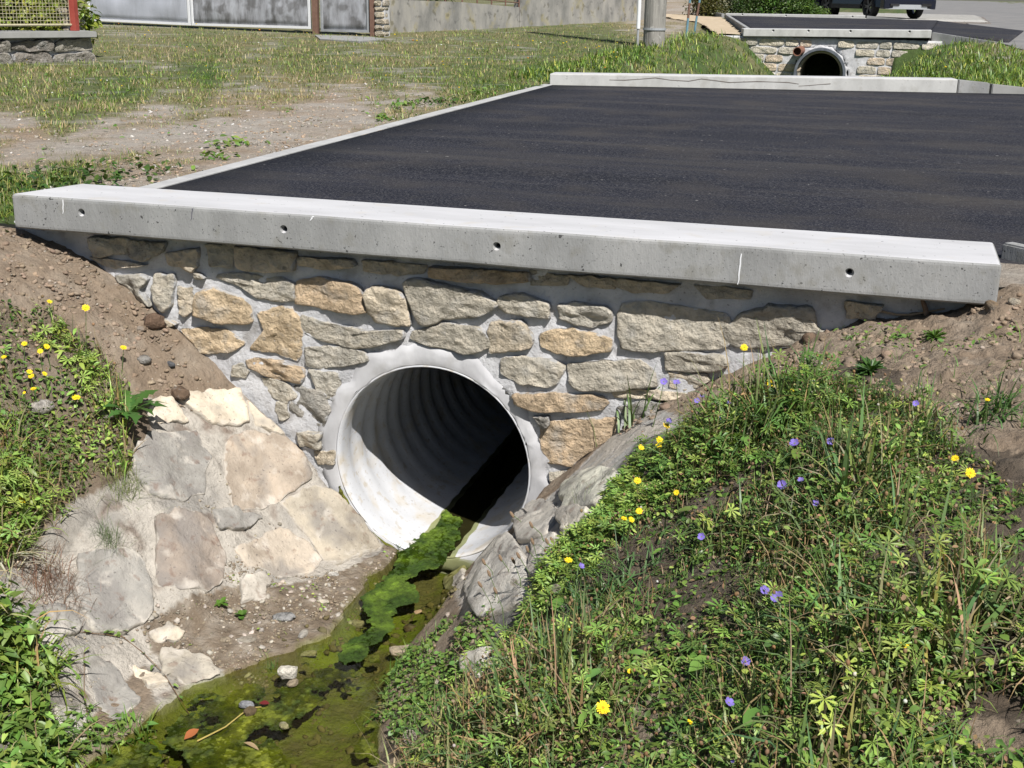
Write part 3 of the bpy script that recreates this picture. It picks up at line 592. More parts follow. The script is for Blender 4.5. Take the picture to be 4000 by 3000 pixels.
blocks('kerb','short pale kerb starting at the right end of the long beam',[nk[0][:2]-np.array([0,.0]),(nk[0]+dk*22)[:2]],(-.05,-.06),.15,-.0+.07,4,M['concrete'])
# ================= far kerb of the near driveway =================
def pt(px,z): return hit_z(px,z)
M['kerbl']=MAT('light_concrete',[(.40,.40,.385),(.47,.47,.455),(.54,.54,.52)],scale=5,bump=.4,bscale=60,dist=.004,stretch=(1,1,.5),speck=[(40,.67,.71,(.2,.2,.2),.6),(8,.56,.72,(.34,.33,.30),.5)],coord='world')
K0=hit_y((2150,287),9.05); K1=hit_y((3742,309),YK(2.9)+.02)
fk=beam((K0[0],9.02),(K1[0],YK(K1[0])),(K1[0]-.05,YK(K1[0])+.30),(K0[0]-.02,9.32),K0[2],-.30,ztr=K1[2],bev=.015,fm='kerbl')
tag(fk,'long concrete beam edging the far side of the near driveway, cracked face','concrete beam')
M['crack']=MAT('crack_dark',[(.12,.10,.09),(.2,.18,.16)],scale=30,bump=0)
def crackline(pts,wd=.010):
    bm=bmesh.new(); prev=None
    for k,p in enumerate(pts):
        P0=CAM+ (lambda d:d*((9.02-CAM[1])/d[1]))(ray(p))
        yy=9.02+(YK(P0[0])-9.0)*((P0[0]-K0[0])/(K1[0]-K0[0]))*1.0
        d=ray(p); 
        # intersect with the slanted face
        A=np.array([K0[0],9.02]);B=np.array([K1[0],YK(K1[0])]); nrm=np.array([-(B-A)[1],(B-A)[0]]); tt=((A-CAM[:2])@nrm)/(d[:2]@nrm); P=CAM+d*tt
        ww=wd*(.5+.5*abs(math.sin(k*1.7)))
        a=bm.verts.new((P[0],P[1]-.002,P[2]-ww/2)); b=bm.verts.new((P[0],P[1]-.002,P[2]+ww/2)); 
        if prev: bm.faces.new((prev[0],a,b,prev[1]))
        prev=(a,b)
    e=bmesh.ops.extrude_face_region(bm,geom=bm.faces[:])
    for v in [v for v in e['geom'] if isinstance(v,bmesh.types.BMVert)]: v.co.y+=.008
    bmesh.ops.recalc_face_normals(bm,faces=bm.faces)
    obj_bm('crack',bm,M['crack'],fk)
crackline([(2380,312),(2440,313),(2500,309),(2560,304),(2620,313),(2690,317),(2740,308),(2790,314),(2850,322),(2900,320),(2960,318),(3020,320),(3080,322),(3120,328)])
crackline([(3120,336),(3160,334),(3200,330),(3245,327)],.008)
k2=[hit_y((3747,312),YK(2.93)-.03),hit_y((3875,325),YK(3.3)-.03),hit_y((4000,345),YK(3.7)-.03)]
blocks('kerb','pale kerbstone butting the right end of the cracked far beam',[(k2[0][0],k2[0][1]),(k2[1][0]-.01,k2[1][1])],(k2[0][2],k2[1][2]),.3,.14,1,M['concrete'])
M['concrete_d']=MAT('darker_concrete',[(.24,.24,.23),(.32,.32,.31)],scale=4,bump=.4,bscale=70,dist=.005,coord='world')
blocks('kerb','darker grey kerb row sloping down at the right frame edge behind the asphalt',[(k2[1][0]+.01,k2[1][1]),(k2[1][0]+3.2,k2[1][1]+1.2)],(k2[1][2]-.01,k2[2][2]-.25),.4,.14,3,M['concrete_d'])
# ================= SECOND BRIDGE =================
B0=hit_y((2905,112),24.87);B1=hit_y((3640,118),24.87); zb=hit_y((2960,138),24.87)[2]
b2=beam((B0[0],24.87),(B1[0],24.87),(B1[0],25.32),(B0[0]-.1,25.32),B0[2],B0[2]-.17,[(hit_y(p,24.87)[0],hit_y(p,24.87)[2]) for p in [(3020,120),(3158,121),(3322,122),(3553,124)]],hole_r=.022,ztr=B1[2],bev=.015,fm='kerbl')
tag(b2,'pale concrete beam over the second, farther culvert, four tie holes','concrete beam')
# its masonry: coursed squared stones
P2=(.57,-.735); R2=.525
st2=[]; zt2=B0[2]-.18
rows=[(zt2-.19,zt2-.02),(zt2-.37,zt2-.20),(zt2-.56,zt2-.38),(zt2-.76,zt2-.57),(zt2-.97,zt2-.77),(zt2-1.18,zt2-.98)]
for (za,zb_) in rows:
    x=-1.5+random.uniform(-.2,0)
    while x<3.1:
        wv=random.uniform(.26,.66); xa,xb=x+.02,x+wv; 
        if not (abs((xa+xb)/2-P2[0])<R2+.16 and math.hypot(max(0,max(xa-P2[0],P2[0]-xb)),max(0,za-P2[1]))<R2+.09):
            st2.append(([(xa,za+random.uniform(0,.02)),(xb,za+random.uniform(0,.02)),(xb-random.uniform(0,.02),zb_-random.uniform(0,.03)),(xa+random.uniform(0,.02),zb_-random.uniform(0,.03))],random.choice([(.66,.63,.56),(.70,.66,.57),(.60,.58,.53),(.66,.57,.47)])))
        x+=wv+.015
hw2=headwall('culvert_headwall','far stone headwall under the second beam, squared pale blocks',-1.9,3.4,-1.6,zt2+.015,25.0,st2,P2,R2+.04,h=(.02,.04),collar=.015,step=.05,nout=16,jag=.004,rough=.008)
M['darkpipe']=MAT('grey_pipe',[(.07,.08,.10),(.15,.165,.19)],scale=8,rough=.6,bump=.2)
M['pipeold']=MAT('stained_pipe',[(.22,.20,.16),(.38,.36,.3)],scale=3,rough=.7,bump=.2)
p2=pipe('culvert_pipe','',P2,R2,24.98,35.2,M['pipeold'],wall=.035,amp=.02,pitch=.19,seg=48); tag(p2,'dark rimmed culvert pipe under the second driveway','pipe')
bm=bmesh.new(); n=48
for k in range(n):
    pass
pr_=[]; 
for r,y in [(R2+.0,24.76),(R2+.055,24.76),(R2+.055,24.99),(R2,24.99)]: pr_.append([bm.verts.new((P2[0]+r*math.cos(2*math.pi*k/n),y,P2[1]+r*math.sin(2*math.pi*k/n))) for k in range(n)])
for a in range(4):
    for k in range(n): bm.faces.new((pr_[a][k],pr_[a][(k+1)%n],pr_[(a+1)%4][(k+1)%n],pr_[(a+1)%4][k]))
bmesh.ops.recalc_face_normals(bm,faces=bm.faces); rim=obj_bm('rim',bm,M['darkpipe']); child(rim,p2)
# brown drain pipe sticking out of it
D0=hit_y((3117,198),24.72); bm=bmesh.new(); n=20; rr=.10; D1=np.array([D0[0]+.05,25.02,D0[2]+.0])
rings=[]
for r,P in [(rr*.86,np.array([D0[0],24.78,D0[2]])),(rr*.86,np.array([D0[0],24.50,D0[2]-.01])),(rr,np.array([D0[0],24.50,D0[2]-.01])),(rr,D1)]:
    rings.append([bm.verts.new((P[0]+r*math.cos(2*math.pi*k/n),P[1],P[2]+r*math.sin(2*math.pi*k/n))) for k in range(n)])
for a in range(3):
    for k in range(n): bm.faces.new((rings[a][k],rings[a][(k+1)%n],rings[a+1][(k+1)%n],rings[a+1][k]))
bm.faces.new(rings[0]); bmesh.ops.recalc_face_normals(bm,faces=bm.faces)
M['drain']=MAT('brown_plastic',[(.20,.09,.06),(.26,.13,.09)],scale=6,rough=.6,bump=.1)
tag(obj_bm('drain_pipe',bm,M['drain']),'small brown drain pipe poking from the far headwall left of its big pipe','pipe')
# second driveway, far beam, edgings
def Z2(x,y): return B0[2]-.02+(y-25.3)*.0145+.0*x
drive2=sheet('second_driveway',[(B0[0]+.12,25.30),(B1[0]-.05,25.30),(3.4,35.0),(-2.75,35.0)],Z2,M['asphalt'],thick=.3)
zr=up_z(26.6)
# apron of asphalt running to the road on the right
rd=[hit_t(p) for p in [(3650,120),(3850,158),(3862,148),(3720,88)]]
c0=(B1[0]-.06,25.30); 
def Z2r(x,y): return Z2(x,y)-np.clip(x-2.9,0,9)*.03+.006
tag(sheet('driveway_apron',[c0,(4.55,24.6),(5.4,30.5),(3.4,35.0)],Z2r,M['asphalt'],thick=.3),kind='structure')
blocks('kerb','slim kerb running down from the right end of the second beam',[(B1[0]+.02,25.1),(4.45,24.35)],(B1[2]-.05,.07),.25,.10,3,M['concrete'])
blocks('edging_kerb','pale edging on the left side of the second driveway',[(B0[0]+.10,25.33),(-2.8,35.0)],(float(Z2(0,25.3))+.03,float(Z2(0,35))+.03),.3,.1,9,M['concrete'])
F0=hit_y((2834,52),35.1);F1=hit_y((3380,60),35.1)
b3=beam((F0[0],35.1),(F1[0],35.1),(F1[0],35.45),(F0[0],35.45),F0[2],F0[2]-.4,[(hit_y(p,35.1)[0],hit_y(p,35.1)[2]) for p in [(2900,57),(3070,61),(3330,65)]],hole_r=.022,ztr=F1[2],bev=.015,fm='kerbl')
tag(b3,'pale concrete beam along the far edge of the second driveway, by the bushes','concrete beam')
Q0=hit_y((2735,36),37.5)
blocks('kerb','low kerb climbing left from the far beam beside the bushes',[(F0[0]-.03,35.15),(Q0[0],38.2)],(F0[2]-.01,F0[2]+.03),.3,.1,3,M['concrete'])
blocks('kerb','kerb row continuing right from the far beam toward the pavers',[(F1[0]+.04,35.12),(F1[0]+2.0,34.7)],(F1[2]-.01,F1[2]-.15),.3,.12,2,M['concrete'])
# sandy strip left of the second driveway
M['sand']=MAT('sandy_fill',[(.42,.33,.22),(.52,.43,.31)],scale=5,bump=.7,bscale=25,dist=.02,coord='world')
sp=[hit_t(p)[:2] for p in [(2870,110),(2925,120),(2790,58),(2600,38),(2590,52),(2780,82)]]
X,Y=np.meshgrid(np.arange(-8,0,.08),np.arange(24,48,.1)); msk=inpoly(X,Y,[(-1.22,24.9),(-2.95,35.0),(-7.2,40.5),(-7.2,38.7),(-3.2,31),(-1.9,25.0)])
q=msk[:-1,:-1]&msk[1:,1:]
tag(grid('sandy_verge',X,Y,up_surface(X,Y)+.03+fbm(X,Y,2,3,90)*.03,M['sand'],mask=q),kind='structure')
# ================= ROAD =================
# left edge from (4.4,20.4) to (4.3,28) and on past the car
ed=[(4.75,-1),(4.55,20.4),(4.35,26.5),(4.2,35.0),(3.3,44),(3.3,60),(3.5,120)]
ey=np.array([p[1] for p in ed]); ex=np.array([p[0] for p in ed])
yy=np.concatenate([np.arange(0,60,.5),np.arange(60,220,5)]); uu=np.linspace(0,1,26); YY,UU=np.meshgrid(yy,uu,indexing='ij')
XX=np.interp(YY,ey,ex)+(fbm(YY,0*YY,.6,3,91)*.15)+UU*(13+np.clip(YY-20,0,60)*.5)
road=grid('road',XX,YY,up_z(YY)+.02-.03*np.clip(UU*1.7,0,1)+np.where(YY<10.5,-.25,0),M['road']); tag(road,kind='structure')
M['road2']=MAT('road_patch',[(.10,.105,.11),(.14,.145,.15)],scale=2,bump=.4,bscale=60,dist=.004,coord='world')
tag(sheet('road_patch',[(8.6,34),(11.5,34),(10.9,75),(9.4,75)],lambda x,y:up_z(y)+.012+0*x,M['road2'],thick=.01),kind='structure')
# paved forecourt under the car
M['paver']=MAT('grey_pavers',[(.36,.35,.33),(.46,.45,.42)],scale=4,bump=.4,bscale=40,dist=.004,coord='world')
PVZ=lambda x,y: up_z(y)+.05
root=bpy.data.objects.new('paved_forecourt',None); COL.objects.link(root); root.location=(2,35.6,float(up_z(35.6))); root.empty_display_size=.1; tag(root,kind='structure')
child(sheet('paving_bed',[(1.4,35.55),(4.9,34.8),(5.3,44),(-2.5,44)],lambda x,y:PVZ(x,y)-.012,M['crack'],thick=.1,kind=None),root)
bm=bmesh.new(); bm2=None; pm=bpy.data.meshes.new('paver'); bx_=bmesh.new(); box(bx_,-.115,.115,-.075,.075,-.05,0,bevel=.006); bx_.to_mesh(pm); bx_.free(); pm.materials.append(M['paver']); cnt=0
rest=bmesh.new()
for j in range(70):
    for i in range(40):
        y=35.75+j*.165; x=-2.3+i*.245+(j%2)*.12
        if not (np.interp(y,[35.5,37,44],[1.6,-.2,-2.3])<x<np.interp(y,[34.8,44],[4.75,5.1])): continue
        if cnt<300:
            o=bpy.data.objects.new('paver',pm); o.location=(x,y,float(PVZ(x,y))+random.uniform(-.004,.004)); COL.objects.link(o); child(o,root); cnt+=1
        else: box(rest,x-.115,x+.115,y-.075,y+.075,float(PVZ(x,y))-.05,float(PVZ(x,y))+random.uniform(-.004,.004))
rp=obj_bm('pavers',rest,M['paver']); child(rp,root); rp['kind']='stuff'
# ================= CARS =================
M['navy']=MAT('dark_blue_paint',[(.004,.006,.016),(.005,.008,.02)],scale=1,rough=.18,bump=0,spec=.6)
M['blackpaint']=MAT('black_car_paint',[(.006,.006,.008),(.008,.008,.01)],scale=1,rough=.2,bump=0,spec=.6)
M['glass']=MAT('dark_car_glass',[(.01,.012,.014),(.015,.018,.02)],scale=1,rough=.05,bump=0,spec=.8)
M['silver']=MAT('silver_trim',[(.55,.57,.6),(.62,.64,.66)],scale=3,rough=.3,bump=0,metal=.6)
M['plastic']=MAT('black_plastic',[(.015,.015,.016),(.025,.025,.026)],scale=8,rough=.6,bump=.05)
M['alloy']=MAT('dark_alloy',[(.10,.10,.11),(.16,.16,.17)],scale=8,rough=.35,bump=0,metal=.7)
M['tail']=MAT('tail_lamp',[(.25,.01,.01),(.35,.02,.02)],scale=4,rough=.2,bump=0)
def wheel(parent,x,y,side,alloy):
    r=.36; bm=bmesh.new(); n=36
    prof=[(.24,-.11),(.30,-.125),(.345,-.11),(.36,-.07),(.36,.07),(.345,.11),(.30,.125),(.24,.11)]
    rg=[[bm.verts.new((x+0*a,y,0)) for a in range(0)]]
    rg=[[bm.verts.new((x+rr*math.cos(2*math.pi*k/n),y+w_,r+rr*math.sin(2*math.pi*k/n))) for k in range(n)] for rr,w_ in prof]
    for a in range(len(prof)):
        for k in range(n): bm.faces.new((rg[a][k],rg[a][(k+1)%n],rg[(a+1)%len(prof)][(k+1)%n],rg[(a+1)%len(prof)][k]))
    bmesh.ops.recalc_face_normals(bm,faces=bm.faces); t_=obj_bm('tyre',bm,M['black'],None)
    t_.parent=parent; t_.name='wheel'
    bm=bmesh.new(); s=side
    # rim barrel + five double spokes
    for k in range(n):
        a0,a1=2*math.pi*k/n,2*math.pi*(k+1)/n
        v=[bm.verts.new((x+rr*math.cos(a),y+s*w_,r+rr*math.sin(a))) for rr,w_,a in [(.245,.115,a0),(.245,.115,a1),(.225,.02,a1),(.225,.02,a0)]]; bm.faces.new(v)
    for k in range(10):
        a=2*math.pi*(k//2)/5+(.16 if k%2 else -.16); c,sn=math.cos(a),math.sin(a)
        Mx=Matrix.Translation((x,y+s*.085,r))@Matrix.Rotation(-a,4,'Y'); box(bm,.03,.24,-.012,.012,-.016,.016,M=Mx)
    bmesh.ops.create_cone(bm,cap_ends=True,segments=16,radius1=.05,radius2=.05,depth=.05,matrix=Matrix.Translation((x,y+s*.08,r))@Matrix.Rotation(math.pi/2,4,'X'))
    o=obj_bm('rim',bm,alloy,None); o.parent=t_
def car(name,label,loc,rz,paint,alloy):
    """rear at -X... body runs along X, rear at x=-2.3, front at x=2.3"""
    root=empty(name,loc,label,'car',rz=rz)
    prof=[(-2.28,.42),(-2.32,.62),(-2.30,.95),(-2.22,1.08),(-1.95,1.55),(-1.70,1.64),(.20,1.66),(.55,1.60),(1.25,1.12),(2.05,1.0),(2.27,.85),(2.33,.6),(2.28,.35)]
    arch=[]; 
    def lower():
        out=[]
        for cx in (1.38,-1.38):
            for k in range(11): a=math.pi*k/10; out.append((cx+.43*math.cos(a),.36+.43*math.sin(a)))
        return out
    low=[(2.2,.30)]+[(x,z) for x,z in lower()]+[(-2.2,.34)]
    pts=prof+low; bm=bmesh.new(); nW=[]
    def wd(x,z): 
        k=.93-.17*max(0,(z-1.0)/.6)-.05*max(0,abs(x)-1.9)/.4; return k
    L=[bm.verts.new((x,wd(x,z),z)) for x,z in pts]; R_=[bm.verts.new((x,-wd(x,z),z)) for x,z in pts]; n=len(pts)
    bm.faces.new(L); bm.faces.new(R_[::-1])
    for i in range(n): bm.faces.new((L[i],R_[i],R_[(i+1)%n],L[(i+1)%n]))
    bmesh.ops.triangulate(bm,faces=[f for f in bm.faces if len(f.verts)>4]); bmesh.ops.recalc_face_normals(bm,faces=bm.faces)
    es=[e for e in bm.edges if len(e.link_faces)==2 and e.calc_face_angle(0)>1.0 and max(v.co.z for v in e.verts)>.5]
    bmesh.ops.bevel(bm,geom=es,offset=.04,segments=2,affect='EDGES')
    obj_bm('body',bm,paint,root,smooth=False)
    # windows
    for s in (1,-1):
        for (a,b,c,d) in [((-1.55,1.12),(-.35,1.12),(-.35,1.54),(-1.45,1.54)),((-.27,1.12),(.98,1.12),(.48,1.52),(-.27,1.55))]:
            bm=bmesh.new(); q=[a,b,c,d]; hexa(bm,[(x,s*(wd(x,z)-.005),z) for x,z in q],[(x,s*(wd(x,z)+.008),z) for x,z in q]); bmesh.ops.recalc_face_normals(bm,faces=bm.faces); obj_bm('side_window',bm,M['glass'],root)
        bm=bmesh.new(); box(bm,-.95,.95,s*.935,s*.95,.30,.42); box(bm,-.95,.95,s*.86,s*.94,.28,.36); obj_bm('sill',bm,M['plastic'],root)
        bm=bmesh.new(); box(bm,-2.33,-2.16,s*.52,s*.88,.86,1.0,bevel=.02); obj_bm('tail_lamp',bm,M['tail'],root)
        bm=bmesh.new(); box(bm,-.1,.08,s*.93,s*1.05,1.05,1.17,bevel=.02); obj_bm('mirror',bm,paint,root)
    bm=bmesh.new(); hexa(bm,[(-2.235,-.7,1.1),(-2.235,.7,1.1),(-1.98,.62,1.52),(-1.98,-.62,1.52)],[(-2.26,-.7,1.12),(-2.26,.7,1.12),(-2.0,.62,1.54),(-2.0,-.62,1.54)]); bmesh.ops.recalc_face_normals(bm,faces=bm.faces); obj_bm('rear_window',bm,M['glass'],root)
    bm=bmesh.new(); hexa(bm,[(.62,-.68,1.56),(.62,.68,1.56),(1.22,.78,1.15),(1.22,-.78,1.15)],[(.64,-.68,1.585),(.64,.68,1.585),(1.245,.78,1.17),(1.245,-.78,1.17)]); bmesh.ops.recalc_face_normals(bm,faces=bm.faces); obj_bm('windscreen',bm,M['glass'],root)
    # rear bumper, silver skid strip with two exhaust trims
    bm=bmesh.new(); box(bm,-2.37,-2.1,-.92,.92,.30,.60,bevel=.03); obj_bm('rear_bumper',bm,paint,root)
    bm=bmesh.new(); n=14
    prev=None
    for k in range(n+1):
        u=-1+2*k/n; z=.33; th=.06+.10*max(0,abs(u)-.5)
        v=[bm.verts.new((-2.385+.03*u*u,u*.86,z-.03)),bm.verts.new((-2.385+.03*u*u,u*.86,z+.05+th)),bm.verts.new((-2.33+.03*u*u,u*.86,z+.05+th)),bm.verts.new((-2.33+.03*u*u,u*.86,z-.03))]
        if prev:
            for a in range(4): bm.faces.new((prev[a],v[a],v[(a+1)%4],prev[(a+1)%4]))
        else: bm.faces.new(v[::-1])
        prev=v
    bm.faces.new(prev); bmesh.ops.recalc_face_normals(bm,faces=bm.faces); obj_bm('skid_plate',bm,M['silver'],root)
    for s in (1,-1):
        bm=bmesh.new(); box(bm,-2.41,-2.35,s*.40,s*.72,.40,.46,bevel=.01); obj_bm('exhaust_trim',bm,M['plastic'],root)
    bm=bmesh.new(); box(bm,-2.345,-2.315,-.26,.26,.68,.79,bevel=.004); obj_bm('number_plate',bm,M['white'],root)
    for x in (1.38,-1.38):
        for s in (1,-1): wheel(root,x,s*.80,s,alloy)
    return root
wp=hit_t((3443,62)); 
# left rear wheel touches the ground at this point
rz=math.radians(121); yC=37.6; d=ray((3443,60)); wx=CAM+d*((yC-CAM[1])/d[1]); wx[0]-=.35
def place(lx,ly,X0,Y0,rz): # car origin so that local (lx,ly) is at X0,Y0
    c,s=math.cos(rz),math.sin(rz); return (X0-(c*lx-s*ly),Y0-(s*lx+c*ly))
ox,oy=place(-1.38,.80,wx[0],yC,rz)
car1=car('parked_car','dark blue car with silver skid plate parked on the grey pavers',(ox,oy,float(up_z(38))+.045),rz,M['navy'],M['alloy'])
d=ray((3262,40)); yC=42.; wx=CAM+d*((yC-CAM[1])/d[1]); rz=math.radians(100); ox,oy=place(-1.38,-.80,wx[0],yC,rz)
car2=car('parked_car','black car with bright wheels mostly hidden behind the bushes',(ox,oy,float(up_z(43))+.02),rz,M['blackpaint'],M['silver'])
# ================= POLE, CONDUIT, STAKES =================
PB=hit_t((2553,180)); PB[2]=float(up_z(PB[1]))
t=empty('utility_pole',tuple(PB),'thick weathered grey pole standing in the grass','pole')
rp_=.5*82/FPX*np.linalg.norm(PB-CAM)
bm=bmesh.new(); tube(bm,[(0,0,-.5),(0,0,0),(0,0,1.5),(0,0,7.5)],[rp_*.98,rp_*.98,rp_*1.0,rp_*.72],24); o=obj_bm('pole_shaft',bm,M['timber'],smooth=False); o.location=PB; child(o,t); o.location=PB
def dirto(px): 
    d=ray(px); return d
zz_=z_at(PB[0],PB[1],113)
bm=bmesh.new(); n=28; ra,rb=rp_*1.01,rp_*1.06; vv=[]
for r,z in [(ra,-.02),(rb,-.02),(rb,.02),(ra,.02)]: vv.append([bm.verts.new((PB[0]+r*math.cos(2*math.pi*k/n),PB[1]+r*math.sin(2*math.pi*k/n),zz_+z)) for k in range(n)])
for a in range(4):
    for k in range(n): bm.faces.new((vv[a][k],vv[a][(k+1)%n],vv[(a+1)%4][(k+1)%n],vv[(a+1)%4][k]))
child(obj_bm('metal_band',bm,M['metal']),t)
# white conduit just left
rt=np.array([AX[0][0],AX[0][1],0]); rt/=np.linalg.norm(rt)
cb=PB-rt*(rp_+.10)+np.array([0,0,0]); cr=.035
bm=bmesh.new(); zc=z_at(cb[0],cb[1],112); tube(bm,[(cb[0],cb[1],zc),(cb[0]+.0,cb[1],6.0)],cr*1.1,10); 
cw_=obj_bm('conduit',bm,M['white']); tag(cw_,'thin white conduit running up beside the thick grey pole','conduit')
bm=bmesh.new(); tube(bm,[(cb[0],cb[1],-.3),(cb[0],cb[1],zc)],cr*.7,10); o=obj_bm('conduit_foot',bm,M['metal']); o.parent=cw_
for i,(pb,ptop,lab) in enumerate([((2680,146),(2695,2),'left of the two slim blue and brown stakes beside the pole'),((2711,128),(2733,2),'right of the two slim blue and brown stakes beside the pole')]):
    B=hit_t(pb); B[2]=float(up_surface(B[0],B[1])); zt=z_at(B[0],B[1],ptop[1]); d=ray(ptop); T=CAM+d*((B[1]+.05-CAM[1])/d[1]); dirv=(T-B); r=.026
    root=empty('marker_stake',tuple(B),lab,'stake','stakes beside the pole')
    for (a,b_,m_) in [(0,.52,'blue'),(.52,.93,'brown'),(.93,1.7,'blue')]:
        if m_ not in M: M[m_]=MAT('blue_paint',[(.10,.20,.27),(.16,.30,.36)],scale=10,rough=.6,bump=.2)
        bm=bmesh.new(); tube(bm,[B+dirv*a-(np.array([0,0,.1]) if a==0 else 0),B+dirv*b_],r,10); child(obj_bm('stake_section',bm,M[m_]),root)
# ================= GATE, DOOR, WALLS =================
def gnd(px): P=hit_t(px); P[2]=float(up_surface(P[0],P[1])); return P
Ga,Gb,Gc=gnd((330,92)),gnd((745,108)),gnd((1222,132))
# keep one straight line
ln=np.linspace
def onl(px): # point of gate line under image column px
    A=Ga[:2];B=Gc[:2]; d=ray((px,100))[:2]; n_=np.array([-(B-A)[1],(B-A)[0]]); t_=((A-CAM[:2])@n_)/(d@n_); P=CAM[:2]+d*t_; return P
def panel(root,name,pa,pb,z0,z1,th,mat,off=0):
    a=np.array(pa);b=np.array(pb); d=(b-a)/np.linalg.norm(b-a); n_=np.array([d[1],-d[0]]); a=a+n_*off;b=b+n_*off
    bm=bmesh.new(); q=[a,b,b-n_*th,a-n_*th]; hexa(bm,[(x,y,z0) for x,y in q],[(x,y,z1) for x,y in q]); bmesh.ops.recalc_face_normals(bm,faces=bm.faces)
    return child(obj_bm(name,bm,mat),root)
M['sheet']=MAT('zinc_sheet',[(.30,.31,.34),(.42,.44,.49),(.50,.52,.58)],scale=1.3,rough=.55,bump=.15,bscale=8,stretch=(1.5,1.5,.5),metal=.0,coord='world')
M['sheetd']=MAT('stained_zinc_sheet',[(.12,.12,.12),(.34,.345,.37),(.48,.50,.54)],scale=2.6,rough=.6,bump=.2,bscale=10,stretch=(2,2,.6),coord='world',speck=[(3,.5,.62,(.09,.085,.08),.6)])
def leaf(label,p0,p1,pyb0,pyb1,mat,name='gate_leaf',cat='gate',hgt=1.75,fr=.05,diamond=True,frmat=None):
    A=onl(p0);B=onl(p1); za=z_at(A[0],A[1],pyb0); zb=z_at(B[0],B[1],pyb1); z0=(za+zb)/2
    root=empty(name,(A[0],A[1],za),label,cat); L=np.linalg.norm(B-A); d=(B-A)/L; n_=np.array([d[1],-d[0]]); fm=frmat or M['white']
    # sheet with shallow pressed diamonds
    nu,nv=25,13; U,V=np.meshgrid(np.linspace(0,1,nu),np.linspace(0,1,nv)); 
    if diamond:
        uu=(U*2)%1.0; vv_=(V*hgt/.62)%1.0; dd=np.abs(uu-.5)+np.abs(vv_-.0 if False else vv_-.5); rel=np.clip(.5-dd,0,.5)*.10
    else: rel=0*U
    px_=A[0]+(B-A)[0]*U+n_[0]*rel; py_=A[1]+(B-A)[1]*U+n_[1]*rel; pz=(za+(zb-za)*U)+.03+V*hgt
    child(grid('metal_sheet',px_,py_,pz,mat,smooth=False),root).modifiers.new('thickness','SOLIDIFY').thickness=.004
    for (u0,u1,v0,v1) in [(0,1,0,fr/hgt),(0,1,1,1+fr/hgt),(0,fr/L,fr/hgt,1),(1-fr/L,1,fr/hgt,1)]:
        q=[A+(B-A)*u0+n_*.03,A+(B-A)*u1+n_*.03,A+(B-A)*u1-n_*.03,A+(B-A)*u0-n_*.03]; zb0=[za+(zb-za)*u for u in (u0,u1,u1,u0)]
        bm=bmesh.new(); hexa(bm,[(p[0],p[1],z+v0*hgt) for p,z in zip(q,zb0)],[(p[0],p[1],z+v1*hgt) for p,z in zip(q,zb0)]); bmesh.ops.recalc_face_normals(bm,faces=bm.faces); child(obj_bm('frame',bm,fm),root)
    return root
leaf('left grey metal gate leaf with pressed diamond pattern and white bottom rail',352,745,80,99,M['sheet'])
leaf('right grey metal gate leaf with pressed diamonds and rusty lower corner',752,1214,99,113,M['sheetd'])
leaf('narrow metal door with stained lower half between the two brown posts',1256,1444,123,127,M['sheetd'],name='metal_door',cat='door',diamond=False,frmat=M['metal'])
for px,py,lab in [(1234,130,'brown square gate post left of the narrow stained door'),(1459,137,'brown square post right of the narrow stained door')]:
    P=onl(px); z0=z_at(P[0],P[1],py); bm=bmesh.new(); box(bm,-.06,.06,-.06,.06,-.3,2.3,bevel=.006); o=obj_bm('gate_post',bm,M['brown'],loc=(P[0],P[1],z0)); tag(o,lab,'post','brown gate posts')
# rough stone pillar at the right of the door
P=onl(1487); z0=z_at(P[0],P[1],135); t=empty('rubble_pillar',(P[0],P[1],z0),'rough pale rubble pillar squeezed between the brown post and the concrete wall','pillar')
def rubble(root,cx,cy,z0,z1,w_,dd,n,cols,rh=(.07,.14)):
    z=z0
    bmc=bmesh.new(); box(bmc,cx-w_/2+.03,cx+w_/2-.03,cy-dd/2+.03,cy+dd/2,z0-.1,z1); child(obj_bm('pillar_core',bmc,M['mortar']),root)
    while z<z1:
        h_=random.uniform(*rh); x=cx-w_/2
        while x<cx+w_/2-.04:
            ww=min(random.uniform(.14,.34),cx+w_/2-x)
            bm=bmesh.new(); bmesh.ops.create_icosphere(bm,subdivisions=2,radius=1)
            for v in bm.verts:
                c=v.co; c.x=math.copysign(abs(c.x)**.6,c.x); c.z=math.copysign(abs(c.z)**.6,c.z); c.y=math.copysign(abs(c.y)**.6,c.y)
                k=1+.18*float(fbm(c.x*2+x*9,c.z*2+z*7,1,2,5)); v.co=Vector((c.x*ww/2*k,c.y*dd/2*k*1.05,c.z*h_/2*k))
            o=obj_bm('stone',bm,M['stone'],loc=(x+ww/2,cy-.02+random.uniform(-.03,.03),z+h_/2)); child(o,root); o.location=(x+ww/2,cy-.02,z+h_/2)
            cv=random.choice(cols); o.color=(*cv,1); x+=ww+.01
        z+=h_+.008
rubble(t,P[0],P[1]+.1,z0-.05,z0+1.2,.26,.3,0,[(.5,.46,.38),(.44,.40,.34)])
